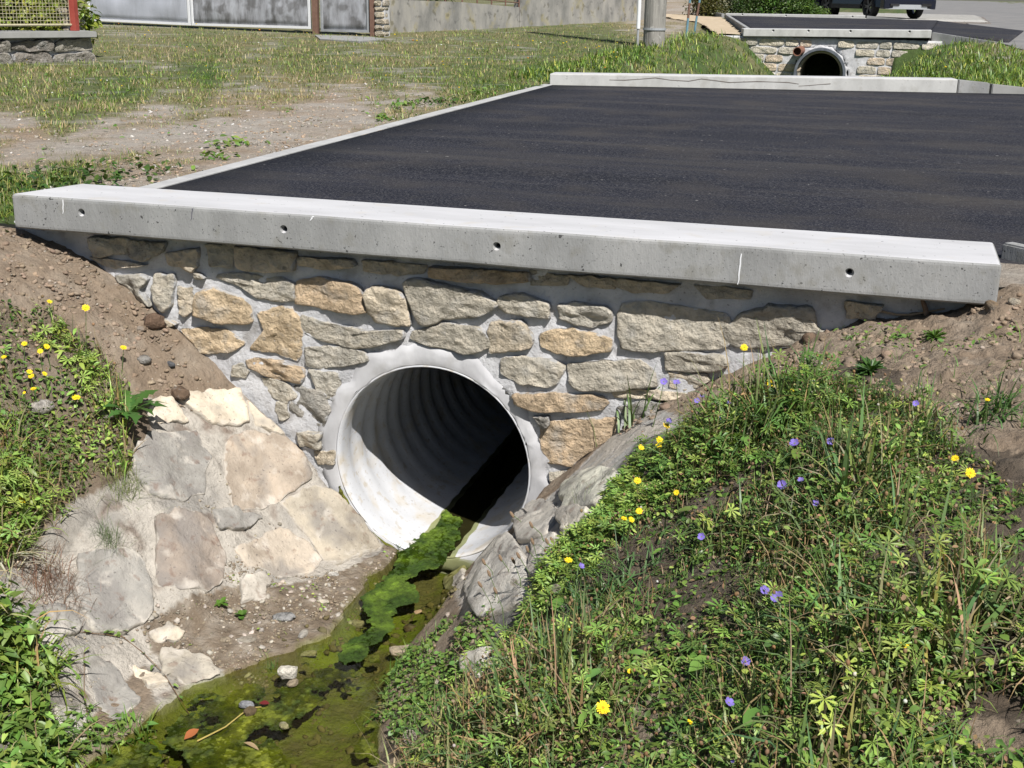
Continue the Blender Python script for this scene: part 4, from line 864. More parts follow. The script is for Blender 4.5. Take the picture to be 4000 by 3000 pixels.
# concrete garden wall going away to the right
Wa,Wb,Wc,Wd=gnd((1508,130)),gnd((1800,118)),gnd((2030,106)),gnd((2440,84)); We=gnd((2560,74)); 
t=empty('garden_wall',tuple(Wa),'long stained concrete garden wall behind the grass, stepping up to the right','wall')
def wallseg(a,b,za,zb,th=.2,nm='wall_section',mat='oldwall',bz=-.4):
    a2=a[:2];b2=b[:2];d=(b2-a2)/np.linalg.norm(b2-a2);n_=np.array([-d[1],d[0]])
    q=[a2,b2,b2+n_*th,a2+n_*th]; zt=[za,zb,zb,za]; bm=bmesh.new(); hexa(bm,[(x,y,min(a[2],b[2])+bz) for x,y in q],[(x,y,z) for (x,y),z in zip(q,zt)]); bmesh.ops.recalc_face_normals(bm,faces=bm.faces); return child(obj_bm(nm,bm,M[mat]),t)
zl0=z_at(Wa[0],Wa[1],-4); zl1=z_at(Wb[0],Wb[1],8); zl2=z_at(Wc[0],Wc[1],28)
wallseg(Wa,Wb-(Wb-Wa)*.003,zl0,zl1); wallseg(Wb,Wc-(Wc-Wb)*.01,zl1,zl2); wallseg(Wc,Wd,z_at(Wc[0],Wc[1],0),z_at(Wd[0],Wd[1],-60)); wallseg(Wd+(We-Wd)*.01,We,z_at(Wd[0],Wd[1],-60),z_at(We[0],We[1],-60))
# rail on the lower section
t2=empty('wall_railing',(Wb[0],Wb[1],zl1),'rusty pipe railing on top of the lower concrete wall','railing')
for dz in (.10,.24,.4):
    bm=bmesh.new(); tube(bm,[(Wa[0],Wa[1]+.1,zl0+dz),(Wb[0],Wb[1]+.1,zl1+dz),(Wc[0],Wc[1]+.1,zl2+dz)],.014,6); child(obj_bm('rail',bm,M['brown']),t2)
for u in np.linspace(0.02,.98,9):
    p=(Wa+(Wb-Wa)*(u*2)) if u<.5 else (Wb+(Wc-Wb)*(u*2-1)); z=np.interp(u,[0,.5,1],[zl0,zl1,zl2]); bm=bmesh.new(); tube(bm,[(p[0],p[1]+.1,z-.1),(p[0],p[1]+.1,z+.55)],.02,6); child(obj_bm('rail_post',bm,M['brown']),t2)
# concrete threshold slab
sl=[gnd(p) for p in [(1230,142),(1450,150),(1510,158),(1400,168),(1250,158)]]
bm=bmesh.new(); hexa(bm,[(p[0],p[1],p[2]-.1) for p in sl],[(p[0],p[1],p[2]+.03) for p in sl]); bmesh.ops.recalc_face_normals(bm,faces=bm.faces); tag(obj_bm('threshold_slab',bm,M['concrete_d']),'worn concrete slab on the ground in front of the narrow door','slab')
# corner stone wall on the left with fence
CR_=gnd((365,238)); CL_=gnd((0,250)); 
dx=CL_[:2]-CR_[:2]; dx/=np.linalg.norm(dx); CLx=CR_[:2]+dx*5.0
t=empty('stone_wall',tuple(CR_),'low grey boulder wall with an overhanging slab coping, left corner','wall')
ztop=z_at(CR_[0],CR_[1],146); 
nrm=np.array([dx[1],-dx[0]]); 
if nrm@(CAM[:2]-CR_[:2])<0: nrm=-nrm
def lw(u,v): # wall local: u metres left from the corner, v height
    u=np.atleast_1d(u);v=np.atleast_1d(v); P=CR_[:2]+u[:,None]*dx; return np.stack([P[:,0],P[:,1],v],-1),np.tile([nrm[0],nrm[1],0],(len(u),1))
q=[CR_[:2]-nrm*.02,CLx-nrm*.02,CLx-nrm*.4,CR_[:2]-nrm*.4]; bm=bmesh.new(); hexa(bm,[(x,y,CR_[2]-.3) for x,y in q],[(x,y,ztop) for x,y in q]); bmesh.ops.recalc_face_normals(bm,faces=bm.faces); child(obj_bm('wall_core',bm,M['mortar']),t)
z0=CR_[2]-.05; hh=(ztop-z0)
for (ra_,rb_) in [(0,.52),(.5,.97)]:
    u=-.02
    while u<3.2:
        wv=random.uniform(.3,.62); za=z0+hh*ra_;zb_=z0+hh*rb_
        # mirrored u so the winding stays right
        pl=[(u+.01,za+.01),(u+wv,za+random.uniform(0,.04)),(u+wv-.04,zb_-random.uniform(0,.05)),(u+.03,zb_)]
        o=stone_mesh(pl,lw,random.uniform(.03,.08),int(u*50)+7,t,random.choice([(.30,.29,.27),(.36,.35,.32),(.25,.235,.22)]),rough=.03,jag=.02,nout=20); 
        o.data.flip_normals(); u+=wv+.01
zc1=z_at(CR_[0],CR_[1],121)
q=[CR_[:2]+nrm*.14-dx*.02,CLx+nrm*.14,CLx-nrm*.45,CR_[:2]-nrm*.45-dx*.02]; bm=bmesh.new(); hexa(bm,[(x,y,ztop+.003) for x,y in q],[(x,y,zc1) for x,y in q]); bmesh.ops.recalc_face_normals(bm,faces=bm.faces); bmesh.ops.bevel(bm,geom=bm.edges[:],offset=.008,segments=2,affect='EDGES'); child(obj_bm('coping_slab',bm,M['concrete_d']),t)
# fence: red post and wire mesh panel
d=ray((300,121)); tt=(zc1-CAM[2])/d[2]; RP=CAM+d*tt; RP=np.array([*(CR_[:2]-nrm*.1+dx*((RP[:2]-CR_[:2])@dx)),zc1])
t=empty('wire_fence',tuple(RP),'rusty wire mesh fence panel on a red post above the boulder wall','fence')
bm=bmesh.new(); box(bm,-.045,.045,-.045,.045,0,1.6,M=Matrix.Translation(RP),bevel=.004); child(obj_bm('red_post',bm,M['red']),t)
M['wire']=MAT('rusty_wire',[(.30,.27,.16),(.45,.42,.30)],scale=30,rough=.7,bump=.1)
bm=bmesh.new()
for k in range(75):
    p=RP[:2]+dx*(.06+k*.045); 
    a=Vector((p[0],p[1],RP[2]+.09)); b=Vector((p[0]+.01,p[1],RP[2]+1.3)); tube(bm,[a,b],.0035,4,cap=False)
for k in range(28):
    z=RP[2]+.09+k*.045; a=RP[:2]+dx*.06;b=RP[:2]+dx*3.4; tube(bm,[(a[0],a[1],z),(b[0],b[1],z)],.0035,4,cap=False)
o=obj_bm('wire_mesh',bm,M['wire']); child(o,t); o['kind']='stuff'
bm=bmesh.new(); a=RP[:2]+dx*.04;b=RP[:2]+dx*3.4
for z in (.08,1.32): tube(bm,[(a[0],a[1],RP[2]+z),(b[0],b[1],RP[2]+z)],.018,6)
child(obj_bm('mesh_frame',bm,M['wire']),t)
# stacked rubble pillar behind the fence
d=ray((335,118)); Pp=CR_[:2]-nrm*.75-dx*(-.12); t=empty('rubble_pillar',(Pp[0],Pp[1],CR_[2]),'stacked dry stone pillar behind the red post, beside the gate','pillar')
rubble(t,Pp[0],Pp[1],CR_[2]+.1,z_at(Pp[0],Pp[1],44),.62,.4,0,[(.42,.38,.31),(.5,.44,.38),(.36,.33,.28)],rh=(.08,.15))
# ================= VEGETATION =================
class Bag:
    def __init__(s): s.V=[];s.L=[];s.S=[];s.C=[];s.n=0
    def add(s,proto,P,Rm,sc,col):
        V,Lp,Sz,sh=proto; k=len(P)
        if k==0: return
        W=np.einsum('kij,nj->kni',Rm,V)*(sc[:,None,None] if np.ndim(sc) else sc)+P[:,None,:]
        n=len(V); s.V.append(W.reshape(-1,3)); s.L.append((Lp[None]+(np.arange(k)*n)[:,None]+s.n).ravel()); s.S.append(np.tile(Sz,k))
        s.C.append((col[:,None,:]*sh[None,:,None]).reshape(-1,3)); s.n+=k*n
    def build(s,name,mat,label=None,cat=None,kind='stuff',parent=None,loc=None):
        V=np.concatenate(s.V); 
        if loc is not None: V=V-np.array(loc)
        o=mesh_np(name,V,np.concatenate(s.L),np.concatenate(s.S),mat,col=np.concatenate(s.C),parent=parent,loc=loc)
        return tag(o,label,cat,None,kind)
def proto(V,F,sh=None):
    V=np.array(V,float); L=np.array([i for f in F for i in f]); S_=np.array([len(f) for f in F]); return (V,L,S_,np.ones(len(V)) if sh is None else np.array(sh,float))
def blade(bend=.5,seg=4,w_=.045,twist=0):
    V=[];F=[]
    for i in range(seg+1):
        t=i/seg; a=bend*t; x=math.sin(a)*t*.75; z=t*math.cos(a*.9); ww=w_*(1-t**1.6)+.002
        if i<seg: V+=[(x,-ww/2,z),(x,ww/2,z)]
        else: V+=[(x,0,z)]
    for i in range(seg-1): F.append((2*i,2*i+1,2*i+3,2*i+2))
    F.append((2*seg-2,2*seg-1,2*seg)); return proto(V,F)
def leaf_(wd=.5,fold=.15,droop=.3,neck=.0,pts=5):
    """oval leaf along +x, length 1"""
    V=[];F=[]
    prof=[0,.55,.95,1,.72,0]; n=len(prof)
    for i,pw in enumerate(prof):
        t=i/(n-1); z=-droop*t*t; y=wd/2*pw
        V+=[(t,0,z),(t,y,z+fold*y*1.6),(t,-y,z+fold*y*1.6)]
    for i in range(n-1):
        a=3*i;b=3*(i+1); F+=[(a,b,b+1,a+1),(a,a+2,b+2,b)]
    return proto(V,F)
def arrow_():
    V=[(0,0,0),(-.22,.26,.03),(.1,.30,.06),(.55,.2,.03),(1,0,-.1),(.55,-.2,.03),(.1,-.30,.06),(-.22,-.26,.03),(.5,0,-.03)]
    return proto(V,[(0,1,2),(0,2,3,8),(8,3,4),(8,4,5),(0,8,5,6),(0,6,7)])
def palmate(n=7,spread=2.3,cut=.35):
    V=[(0,0,0)];F=[]
    for i in range(n):
        a=-spread+2*spread*i/(n-1); L=1-.28*abs(a)/spread; da=spread/n*.62; c=lambda r,an,z:(r*math.cos(an),r*math.sin(an),z)
        b=len(V); V+=[c(L*.45,a-da*.9,.03),c(L*.72,a-da*1.0,.02),c(L*.80,a-da*.35,.01),c(L,a,-.05),c(L*.80,a+da*.35,.01),c(L*.72,a+da*1.0,.02),c(L*.45,a+da*.9,.03),c(L*.55,a,-.01)]
        F+=[(0,b,b+7),(0,b+7,b+6),(b,b+1,b+2,b+7),(b+7,b+2,b+3),(b+7,b+3,b+4),(b+6,b+7,b+4,b+5)]
    return proto(V,F)
def dent(n=6):
    """toothed dandelion leaf along +x"""
    V=[];F=[]
    for i in range(n):
        t=i/n; w0=.045+.10*t*(1-.2*t); z=.25*math.sin(t*2.2)-.2*t*t
        V+=[(t,0,z-.01),(t,w0*.55,z),(t,-w0*.55,z),(t+.04,w0*1.5,z),(t+.04,-w0*1.5,z)]
    V.append((1,0,.25*math.sin(2.2)-.2)); e=len(V)-1
    for i in range(n-1):
        a=5*i;b=5*(i+1); F+=[(a,b,b+1,a+1),(a,a+2,b+2,b),(a+1,b+1,a+3),(a+2,a+4,b+2)]
    a=5*(n-1); F+=[(a,e,a+1),(a,a+2,e)]
    return proto(V,F)
def ball(nlat=4,nlon=6,ax=1,az=1):
    V=[(0,0,-az)];F=[]
    for i in range(1,nlat):
        p=-math.pi/2+math.pi*i/nlat
        for j in range(nlon): q=2*math.pi*j/nlon; V.append((ax*math.cos(p)*math.cos(q),ax*math.cos(p)*math.sin(q),az*math.sin(p)))
    V.append((0,0,az)); e=len(V)-1
    for j in range(nlon): k=(j+1)%nlon; F.append((0,1+k,1+j)); F.append((e,1+(nlat-2)*nlon+j,1+(nlat-2)*nlon+k))
    for i in range(nlat-2):
        for j in range(nlon): k=(j+1)%nlon; F.append((1+i*nlon+j,1+i*nlon+k,1+(i+1)*nlon+k,1+(i+1)*nlon+j))
    return proto(V,F)
def rock_p(seed):
    b=ball(4,6); V=b[0].copy(); r=np.random.RandomState(seed); V*=(.55+.75*r.rand(len(V)))[:,None]; V=np.sign(V)*np.abs(V)**.8; V*=np.array([1,.72,.5]); return (V,b[1],b[2],b[3])
BL=[blade(.2,3),blade(.8,4),blade(1.3,4),blade(1.8,5)]; LF=[leaf_(.5),leaf_(.35,.2,.5),leaf_(.7,.1,.2)]; PAL=[palmate(),palmate(5,1.9)]; ARR=arrow_(); DEN=dent(); BALL=ball(); RK=[rock_p(i) for i in range(5)]
THIN=[blade(.15,3,.012),blade(.6,4,.012),blade(1.1,4,.010)]
def rotm(yaw,tilt,roll=None):
    """rotate: roll about x, tilt (raise x axis by -tilt) then yaw"""
    cy,sy=np.cos(yaw),np.sin(yaw);ct,st=np.cos(tilt),np.sin(tilt); k=len(yaw); R_=np.zeros((k,3,3))
    Ry=np.zeros((k,3,3)); Ry[:,0,0]=ct;Ry[:,0,2]=-st;Ry[:,1,1]=1;Ry[:,2,0]=st;Ry[:,2,2]=ct
    Rz=np.zeros((k,3,3)); Rz[:,0,0]=cy;Rz[:,0,1]=-sy;Rz[:,1,0]=sy;Rz[:,1,1]=cy;Rz[:,2,2]=1
    if roll is not None:
        cr,sr=np.cos(roll),np.sin(roll); Rx=np.zeros((k,3,3)); Rx[:,0,0]=1;Rx[:,1,1]=cr;Rx[:,1,2]=-sr;Rx[:,2,1]=sr;Rx[:,2,2]=cr; return Rz@Ry@Rx
    return Rz@Ry
U=lambda a,b,k: RS.uniform(a,b,k)
def cols(base,k,vh=.25,vv=.35):
    c=np.tile(np.array(base,float),(k,1)); c*=(1+U(-vv,vv,k))[:,None]; c[:,0]*=1+U(-vh,vh,k); c[:,2]*=1+U(-vh,vh,k); return np.clip(c,.003,1)
G_DK=(.06,.11,.025);G_MD=(.14,.23,.05);G_LT=(.27,.38,.085);G_YL=(.24,.30,.05);BRN=(.20,.13,.07);STRAW=(.42,.34,.18)
# ---- foreground samples ----
VR=px_poly([(1560,3080),(1600,2900),(1680,2760),(1720,2580),(1850,2470),(1990,2360),(2090,2230),(2210,2060),(2310,1920),(2380,1790),(2500,1690),(2800,1590),(3000,1560),(3150,1440),(3400,1400),(3520,1450),(3500,1560),(3620,1700),(3800,1680),(4000,1780)],off=.075)
VR=[(p[0],p[1]) for p in VR]+[(4.6,-1.2),(5.2,-4.6),(1.0,-4.6)]
VLa=[(p[0],p[1]) for p in px_poly([(-120,1150),(80,1170),(250,1230),(340,1330),(430,1440),(440,1560),(420,1700),(470,1820),(440,1930),(330,2000),(230,2060),(150,2150),(-120,2200)],off=.05)]
VLb=[(p[0],p[1]) for p in px_poly([(-120,2380),(100,2460),(170,2560),(210,2660),(250,2780),(200,2900),(250,3080),(-150,3120)],off=.06)]
VLa=VLa+[(-3.4,VLa[-1][1]-.3),(-3.4,VLa[0][1]-.1)]; VLb=VLb+[(-3.0,-2.6),(-3.0,VLb[0][1]-.1)]
SCL={id(VLa):2.1,id(VLb):1.9}
VLc=[(p[0],p[1]) for p in px_poly([(330,2700),(500,2780),(620,2860),(560,2960),(300,3050),(240,2960)])]
bare=[hit_t(p)[:2] for p in [(3480,2180),(3570,2250),(3650,2110),(3400,2330),(3870,2600),(3930,2850),(3960,2250),(3180,2420),(3850,1400),(3700,1300)]]
bsz=[.05,.07,.06,.04,.06,.08,.05,.03,.12,.12]
def sample_poly(poly,n,dens=None):
    P=np.array(poly); lo=P.min(0);hi=P.max(0); out=[]; tot=0
    while tot<n:
        x=RS.uniform(lo[0],hi[0],n*2);y=RS.uniform(lo[1],hi[1],n*2); m=inpoly(x+fbm(x,y,3.2,3,72)*.22,y+fbm(x,y,3.2,3,73)*.22,poly)
        m&=(y<-.015)
        d=np.hypot(x-CAM[0],y-CAM[1]); m&=RS.rand(len(x))<np.clip((3.6/np.maximum(d,1.5))**1.0,0,1)
        for b,s in zip(bare,bsz): m&=(np.hypot(x-b[0],(y-b[1])*.7)>s*(.6+.8*RS.rand(len(x))))
        if dens is not None: m&=RS.rand(len(x))<dens(x,y)
        out.append(np.stack([x[m],y[m]],-1)); tot+=m.sum()
    return np.concatenate(out)[:n]
HM=lambda x,y: np.clip(.5+1.9*(fbm(x,y,2.4,3,71)+.22),.25,1.75)
def onground(xy,h): h=h*HM(xy[:,0],xy[:,1]); return np.stack([xy[:,0],xy[:,1],terrain0(xy[:,0],xy[:,1])+h],-1)
def patch(f,seed,lo=0,g=3): return lambda x,y: np.clip((fbm(x,y,f,3,seed)+lo)*g,.03,1)
bag=Bag(); dry=Bag()
def leaves(poly,n,protos,smin,smax,hmin,hmax,base,dens=None,tilt=(-.5,.5),B=bag,vv=.35):
    n=int(n*SCL.get(id(poly),1))
    xy=sample_poly(poly,n,dens); k=n//len(protos)
    for i,pr in enumerate(protos):
        q=xy[i*k:(i+1)*k]; m=len(q); B.add(pr,onground(q,U(hmin,hmax,m)),rotm(U(0,6.28,m),U(*tilt,m),U(-.6,.6,m)),U(smin,smax,m),cols(base,m,.2,vv))
def grass(poly,n,hmin,hmax,base,dens=None,protos=BL,lean=(1.1,1.75),B=bag,vv=.35,vh=.25):
    n=int(n*SCL.get(id(poly),1))
    xy=sample_poly(poly,n,dens); k=n//len(protos)
    for i,pr in enumerate(protos):
        q=xy[i*k:(i+1)*k]; m=len(q); B.add(pr,onground(q,U(-.01,.01,m)),rotm(U(0,6.28,m),U(*lean,m)-math.pi/2),U(hmin,hmax,m)*HM(q[:,0],q[:,1]),cols(base,m,vh,vv))
UP=lambda f,s,lo:(lambda x,y:patch(f,s,lo)(x,y)*np.clip((y+2.1)/.7,.12,1))
leaves(VR,2600,[PAL[0],PAL[1]],.024,.050,.03,.12,G_MD,UP(1.6,21,.15))
leaves(VR,1700,[PAL[0]],.022,.045,.05,.13,G_LT,UP(1.9,22,.02))
leaves(VR,500,[PAL[0]],.03,.05,.04,.10,G_DK,UP(1.5,27,.2))
GAP=lambda x,y:patch(2.6,61,.33,3.2)(x,y)
leaves(VR,17000,LF,.012,.030,.005,.07,G_DK,GAP)
leaves(VR,17000,LF,.009,.026,.02,.10,G_MD,lambda x,y:patch(3,25,.2)(x,y)*GAP(x,y))
leaves(VR,12000,LF,.008,.026,.03,.11,G_LT,lambda x,y:patch(2.5,23,.05)(x,y)*GAP(x,y))
leaves(VR,420,[LF[1],LF[0]],.04,.08,.04,.11,G_MD,patch(2,24,-.1))
leaves(VR,11000,LF,.006,.018,.01,.12,BRN,B=dry); leaves(VR,2500,LF,.008,.018,.04,.14,(.30,.20,.12),B=dry)
LOWD=lambda x,y:np.clip(.25+(-1.2-y),.25,1)
grass(VR,12000,.05,.15,(.15,.24,.06),LOWD); grass(VR,6000,.05,.15,(.30,.23,.12),LOWD,B=dry)
grass(VR,20000,.05,.16,(.13,.22,.05),patch(1.4,26,.1)); grass(VR,12000,.06,.20,(.13,.20,.07)); grass(VR,9000,.05,.16,(.24,.27,.09)); grass(VR,13000,.05,.16,(.34,.27,.15),B=dry)
grass(VR,5200,.10,.26,(.27,.20,.11),protos=THIN,B=dry)
# seed pods and brown heads on stalks
def pods(poly,n,h0,h1,r0,r1,base,pr=BALL,dens=None,B=dry,stalk=(.20,.15,.07)):
    n=int(n*SCL.get(id(poly),1))
    xy=sample_poly(poly,n,dens); m=n; h=U(h0,h1,m); h=h*HM(xy[:,0],xy[:,1]); P=np.stack([xy[:,0],xy[:,1],terrain0(xy[:,0],xy[:,1])+h],-1); B.add(pr,P,rotm(U(0,6.28,m),U(-.6,.6,m)),U(r0,r1,m),cols(base,m,.15,.3))
    yaw=U(0,6.28,m); B.add(THIN[0],onground(xy,0*h),rotm(yaw,U(-.12,.12,m)),h*1.02,cols(stalk,m,.1,.3))
pods(VR,1600,.06,.15,.0035,.006,(.36,.36,.14),ball(4,5,.8,1.2),patch(1.5,29,.05)); pods(VR,1700,.06,.17,.004,.007,(.26,.17,.09),ball(4,5,.8,1.1),patch(1.8,30,.1)); pods(VR,60,.08,.16,.004,.006,(.55,.52,.45),ball(4,6,1,1))
# left bank, upper
leaves(VLa,2300,LF,.010,.034,.005,.08,G_MD,patch(4,39,.1)); leaves(VLa,1900,LF,.012,.03,.02,.08,G_LT,patch(3,40,.0)); leaves(VLa,1500,LF,.010,.03,.0,.05,G_DK,patch(5,41,.1)); leaves(VLa,700,[PAL[0],LF[1]],.03,.06,.03,.10,G_LT,patch(3,42,0)); grass(VLa,500,.10,.20,(.25,.2,.1),protos=THIN,B=dry); leaves(VLb,120,[LF[1]],.05,.08,.03,.08,G_MD); grass(VLa,2600,.04,.14,G_LT); grass(VLa,1600,.05,.16,(.26,.20,.10),B=dry); leaves(VLa,500,LF,.008,.02,.01,.08,BRN,B=dry)
pods(VLa,120,.05,.12,.004,.008,(.26,.17,.09))
# left bank, lower: long grass + bindweed
leaves(VLb,2600,[ARR],.03,.055,.03,.14,G_MD,tilt=(-.9,.2)); leaves(VLb,700,[ARR],.03,.05,.04,.14,G_LT,tilt=(-.9,.2)); leaves(VLb,1800,LF,.02,.04,.0,.08,G_DK)
grass(VLb,5000,.06,.15,(.20,.27,.05),protos=BL[1:],lean=(.8,1.6)); grass(VLb,500,.1,.22,STRAW,B=dry)
leaves(VLc,150,[ARR],.02,.038,.01,.05,G_MD,tilt=(-.7,.2)); grass(VLc,200,.03,.1,G_MD)
# sprinkling of sprouts on the soil slopes and debris
soilR=[(p[0],p[1]) for p in px_poly([(3000,1560),(3300,1290),(3900,1230),(4100,1250),(4100,1800),(3500,1560)])]
leaves(soilR,260,LF,.012,.03,.0,.04,G_MD,patch(4,45,-.1)); grass(soilR,200,.03,.1,G_MD)
DTp=[(p[0],p[1]) for p in DT]; leaves(DTp,120,LF,.010,.022,.0,.02,G_LT,patch(8,46,-.15)); grass(DTp,60,.02,.05,G_LT)
strand=[(p[0],p[1]) for p in px_poly([(1640,2480),(1800,2400),(1950,2420),(1900,2560),(1750,2700),(1600,2900),(1500,2980),(1500,2750)])]
clods_later=1; leaves(strand,2200,LF,.012,.028,.0,.05,G_MD); grass(strand,700,.04,.12,G_MD); leaves(strand,200,LF,.01,.02,.0,.03,BRN,B=dry)
bag.build('low_weeds',M['foliage'],'dense low green weeds and grass covering the ditch banks','weeds')
dry.build('dry_stalks',M['dry'],'dry brown stalks, pods and dead leaves among the weeds','dry stalks')
# ---- upland grass ----
up=Bag(); upd=Bag()
def upsample(n,a0,a1,row0,row1,xr=None):
    r_=1.05*4800/RS.uniform(row0,row1,n); a=RS.uniform(a0,a1,n); x=CAM[0]+r_*np.sin(a);y=CAM[1]+r_*np.cos(a); return x,y
x,y=upsample(1300000,-.80,.20,100,1150)
m=(y>.02)&(y<32)&~((x>CL(y)-.08)&(y<YK(x)+.34)&(y>-.1))
x=x[m];y=y[m]
m=~((x>-1.35)&(x<3.2)&(y>24.8)&(y<25.4)) & ~((y>25.2)&(x>-3.0+.0*y)&(x<5)) & (x<np.interp(y,ey,ex)-.1-.0*y)
# keep grass in front of the gate and walls
def side(px,py,A,B): return (B[0]-A[0])*(py-A[1])-(B[1]-A[1])*(px-A[0])
m&=~((x<Ga[0]*0+Wa[0])&(side(x,y,Ga,Gc)>-.0)); m&=~((x>=Wa[0])&(x<We[0]+2)&(side(x,y,Wa,Wd)>-.0)&(y>Wa[1]-.2))
_pd=(np.stack([x,y],-1)-CR_[:2])@nrm; m&=~((x<CR_[0]+.02)&(_pd<.02)&(_pd>-.6))
x=x[m];y=y[m]
va,vd=vegmap(x,y); _b=(y>9.6)&(x>-2.5); va=np.where(_b,1.1,va); vd=np.where(_b,.15,vd); n1=fbm(x,y,1.3,5,31); n2=fbm(x,y,5,4,33)
g=np.clip((va+n1*.4+n2*.35-.30)*2.2,0,1); dr=np.clip(vd+n1*.5+n2*.3-.1,0,1); clump=np.clip((fbm(x,y,9,3,36)+.30)*1.8,.03,1)*.62
keep=RS.rand(len(x))<np.maximum(g*clump,.012); x,y,dr,g=x[keep],y[keep],dr[keep],g[keep]
dist=np.hypot(x-CAM[0],y-CAM[1]); z=up_surface(x,y)
bank=((y>9.6)&(x>-2.5)&(y<25)).astype(float)
h=U(.025,.075,len(x))*(1+.9*bank)*(.6+.6*g)*(1+.012*dist)
isdry=RS.rand(len(x))<dr*.75*(1-.55*bank)
mixt=RS.rand(len(x))
c=np.where(isdry[:,None],cols((.42,.34,.19),len(x),.1,.4),np.where((mixt<.3)[:,None],cols((.07,.13,.025),len(x)),np.where((mixt<.8)[:,None],cols((.17,.25,.045),len(x)),cols((.32,.38,.09),len(x)))))
wsc=np.clip(dist/8,.8,2.5)
P=np.stack([x,y,z-.005],-1)
for i,pr in enumerate([blade(.5,2,.065),blade(1.1,3,.06),blade(1.6,3,.06)]):
    s_=slice(i,None,3); k=len(x[s_]); R_=rotm(U(0,6.28,k),U(-.55,.15,k)); R_=R_*np.stack([np.ones(k),wsc[s_]**.5,np.ones(k)],-1)[:,None,:]
    up.add(pr,P[s_],R_,h[s_],c[s_])
# broad weeds in the verge
k=3500; xx,yy=upsample(k,-.8,.15,150,1100); mm_=(yy>.05)&(yy<22)&~((xx>CL(yy)-.05)&(yy<YK(xx)+.36)); xx,yy=xx[mm_],yy[mm_]; va,_=vegmap(xx,yy); cl=fbm(xx,yy,2.5,3,38); q=(RS.rand(len(xx))<np.clip(va+.0+cl,.02,1))&(side(xx,yy,Ga,Gc)<0)&~((xx>-1.4)&(xx<3)&(yy>24)); xx,yy=xx[q],yy[q]; k=len(xx)
up.add(LF[0],np.stack([xx,yy,up_surface(xx,yy)+U(.0,.03,k)],-1),rotm(U(0,6.28,k),U(-.4,.3,k),U(-.4,.4,k)),U(.03,.07,k),cols(G_MD,k))
# leafy weed clumps along the edging kerb
for (px,py,r_,cnt) in [(1720,405,.22,120),(1560,425,.12,50),(1600,410,.10,40),(1380,560,.06,20),(1500,470,.08,25),(840,625,.10,40),(1400,580,.07,25),(1870,370,.12,40),(300,700,.4,200),(60,740,.5,260),(900,570,.12,50)]:
    P0=hit_t((px,py)); k=cnt; xx=P0[0]+RS.normal(0,r_*.6,k); yy=P0[1]+RS.normal(0,r_*.8,k); ok=~((xx>CL(yy)-.1)&(yy>0)); xx,yy=xx[ok],yy[ok]; yy=np.maximum(yy,.0) if py<700 else yy; k=len(xx)
    up.add(LF[0],np.stack([xx,yy,np.where(yy>0,up_surface(xx,yy),terrain0(xx,np.minimum(yy,0)))+U(.0,.06,k)],-1),rotm(U(0,6.28,k),U(-.6,.3,k),U(-.5,.5,k)),U(.03,.07,k),cols(G_DK if cnt>60 else G_MD,k))
up.build('verge_grass',M['foliage'],'patchy green and dry grass of the verge and ditch banks behind','grass')
# small wild flowers dotted in the far verge
ff=Bag()
for (n_,colr) in [(110,(.8,.58,.02)),(55,(.8,.8,.78)),(20,(.75,.3,.03))]:
    xx,yy=upsample(n_*4,-.80,.22,130,700); q=(yy>2)&(yy<24)&~((xx>CL(yy)-.1)&(yy<YK(xx)+.36))&(side(xx,yy,Ga,Gc)<0); xx,yy=xx[q][:n_],yy[q][:n_]; va,_=vegmap(xx,yy); q=va>.6; xx,yy=xx[q],yy[q]; k=len(xx)
    ff.add(ball(3,6,1,.5),np.stack([xx,yy,up_surface(xx,yy)+U(.06,.12,k)*(1+.6*(yy>9.5))],-1),rotm(U(0,6,k),U(-.3,.3,k)),U(.010,.017,k)*np.clip(yy/12,.7,1.3),cols(colr,k,.05,.1))
ff.build('verge_flowers',M['petal'],'tiny yellow and white flowers scattered through the verge grass','flowers')
# ---- gravel, clods ----
gr=Bag()
x,y=upsample(130000,-.72,-.02,330,1150); m=(y>.02)&(y<11)&(x<CL(y)-.075); x,y=x[m],y[m]; va,_=vegmap(x,y); kp=RS.rand(len(x))<np.clip(.8-va,.03,1)*.75; x,y=x[kp],y[kp]; k=len(x)
dist=np.hypot(x-CAM[0],y-CAM[1]); sz=(.003+.013*RS.rand(k)**5)*np.clip(dist/7,.8,1.5)
base=np.where((RS.rand(k)<.08)[:,None],cols((.50,.48,.45),k,.03,.2),np.where((RS.rand(k)<.5)[:,None],cols((.30,.27,.23),k,.05,.3),cols((.34,.26,.19),k,.05,.3)))
for i in range(5):
    s_=slice(i,None,5); kk=len(x[s_]); gr.add(RK[i],np.stack([x[s_],y[s_],up_surface(x[s_],y[s_])+sz[s_]*.2],-1),rotm(U(0,6.28,kk),U(-.4,.4,kk)),sz[s_],base[s_])
gr.build('gravel',M['clod'],'loose gravel beside the asphalt edging','gravel')
cl=Bag()
def clods(poly,n,smin,smax,base,pw=3,sink=.1,dens=None):
    xy=sample_poly(poly,n,dens); m=n; s_=smin+(smax-smin)*RS.rand(m)**pw; cc=cols(base,m,.05,.25)
    for i in range(5):
        q=slice(i,None,5); kk=len(xy[q]); cl.add(RK[i],onground(xy[q],s_[q]*.25),rotm(U(0,6.28,kk),U(-.5,.5,kk),U(-.5,.5,kk)),s_[q],cc[q])
SL=[(p[0],p[1]) for p in px_poly([(-100,1000),(60,900),(90,900),(500,1110),(960,1530),(940,1500),(560,1560),(420,1450),(-100,1250)])]+[]
SLp=[(-3.9,-.01),(-2.2,-.01),(-1.0,-.01),(-1.0,-.12),(-1.25,-.5),(-1.6,-.9),(-2.2,-1.1),(-3.9,-1.0)]
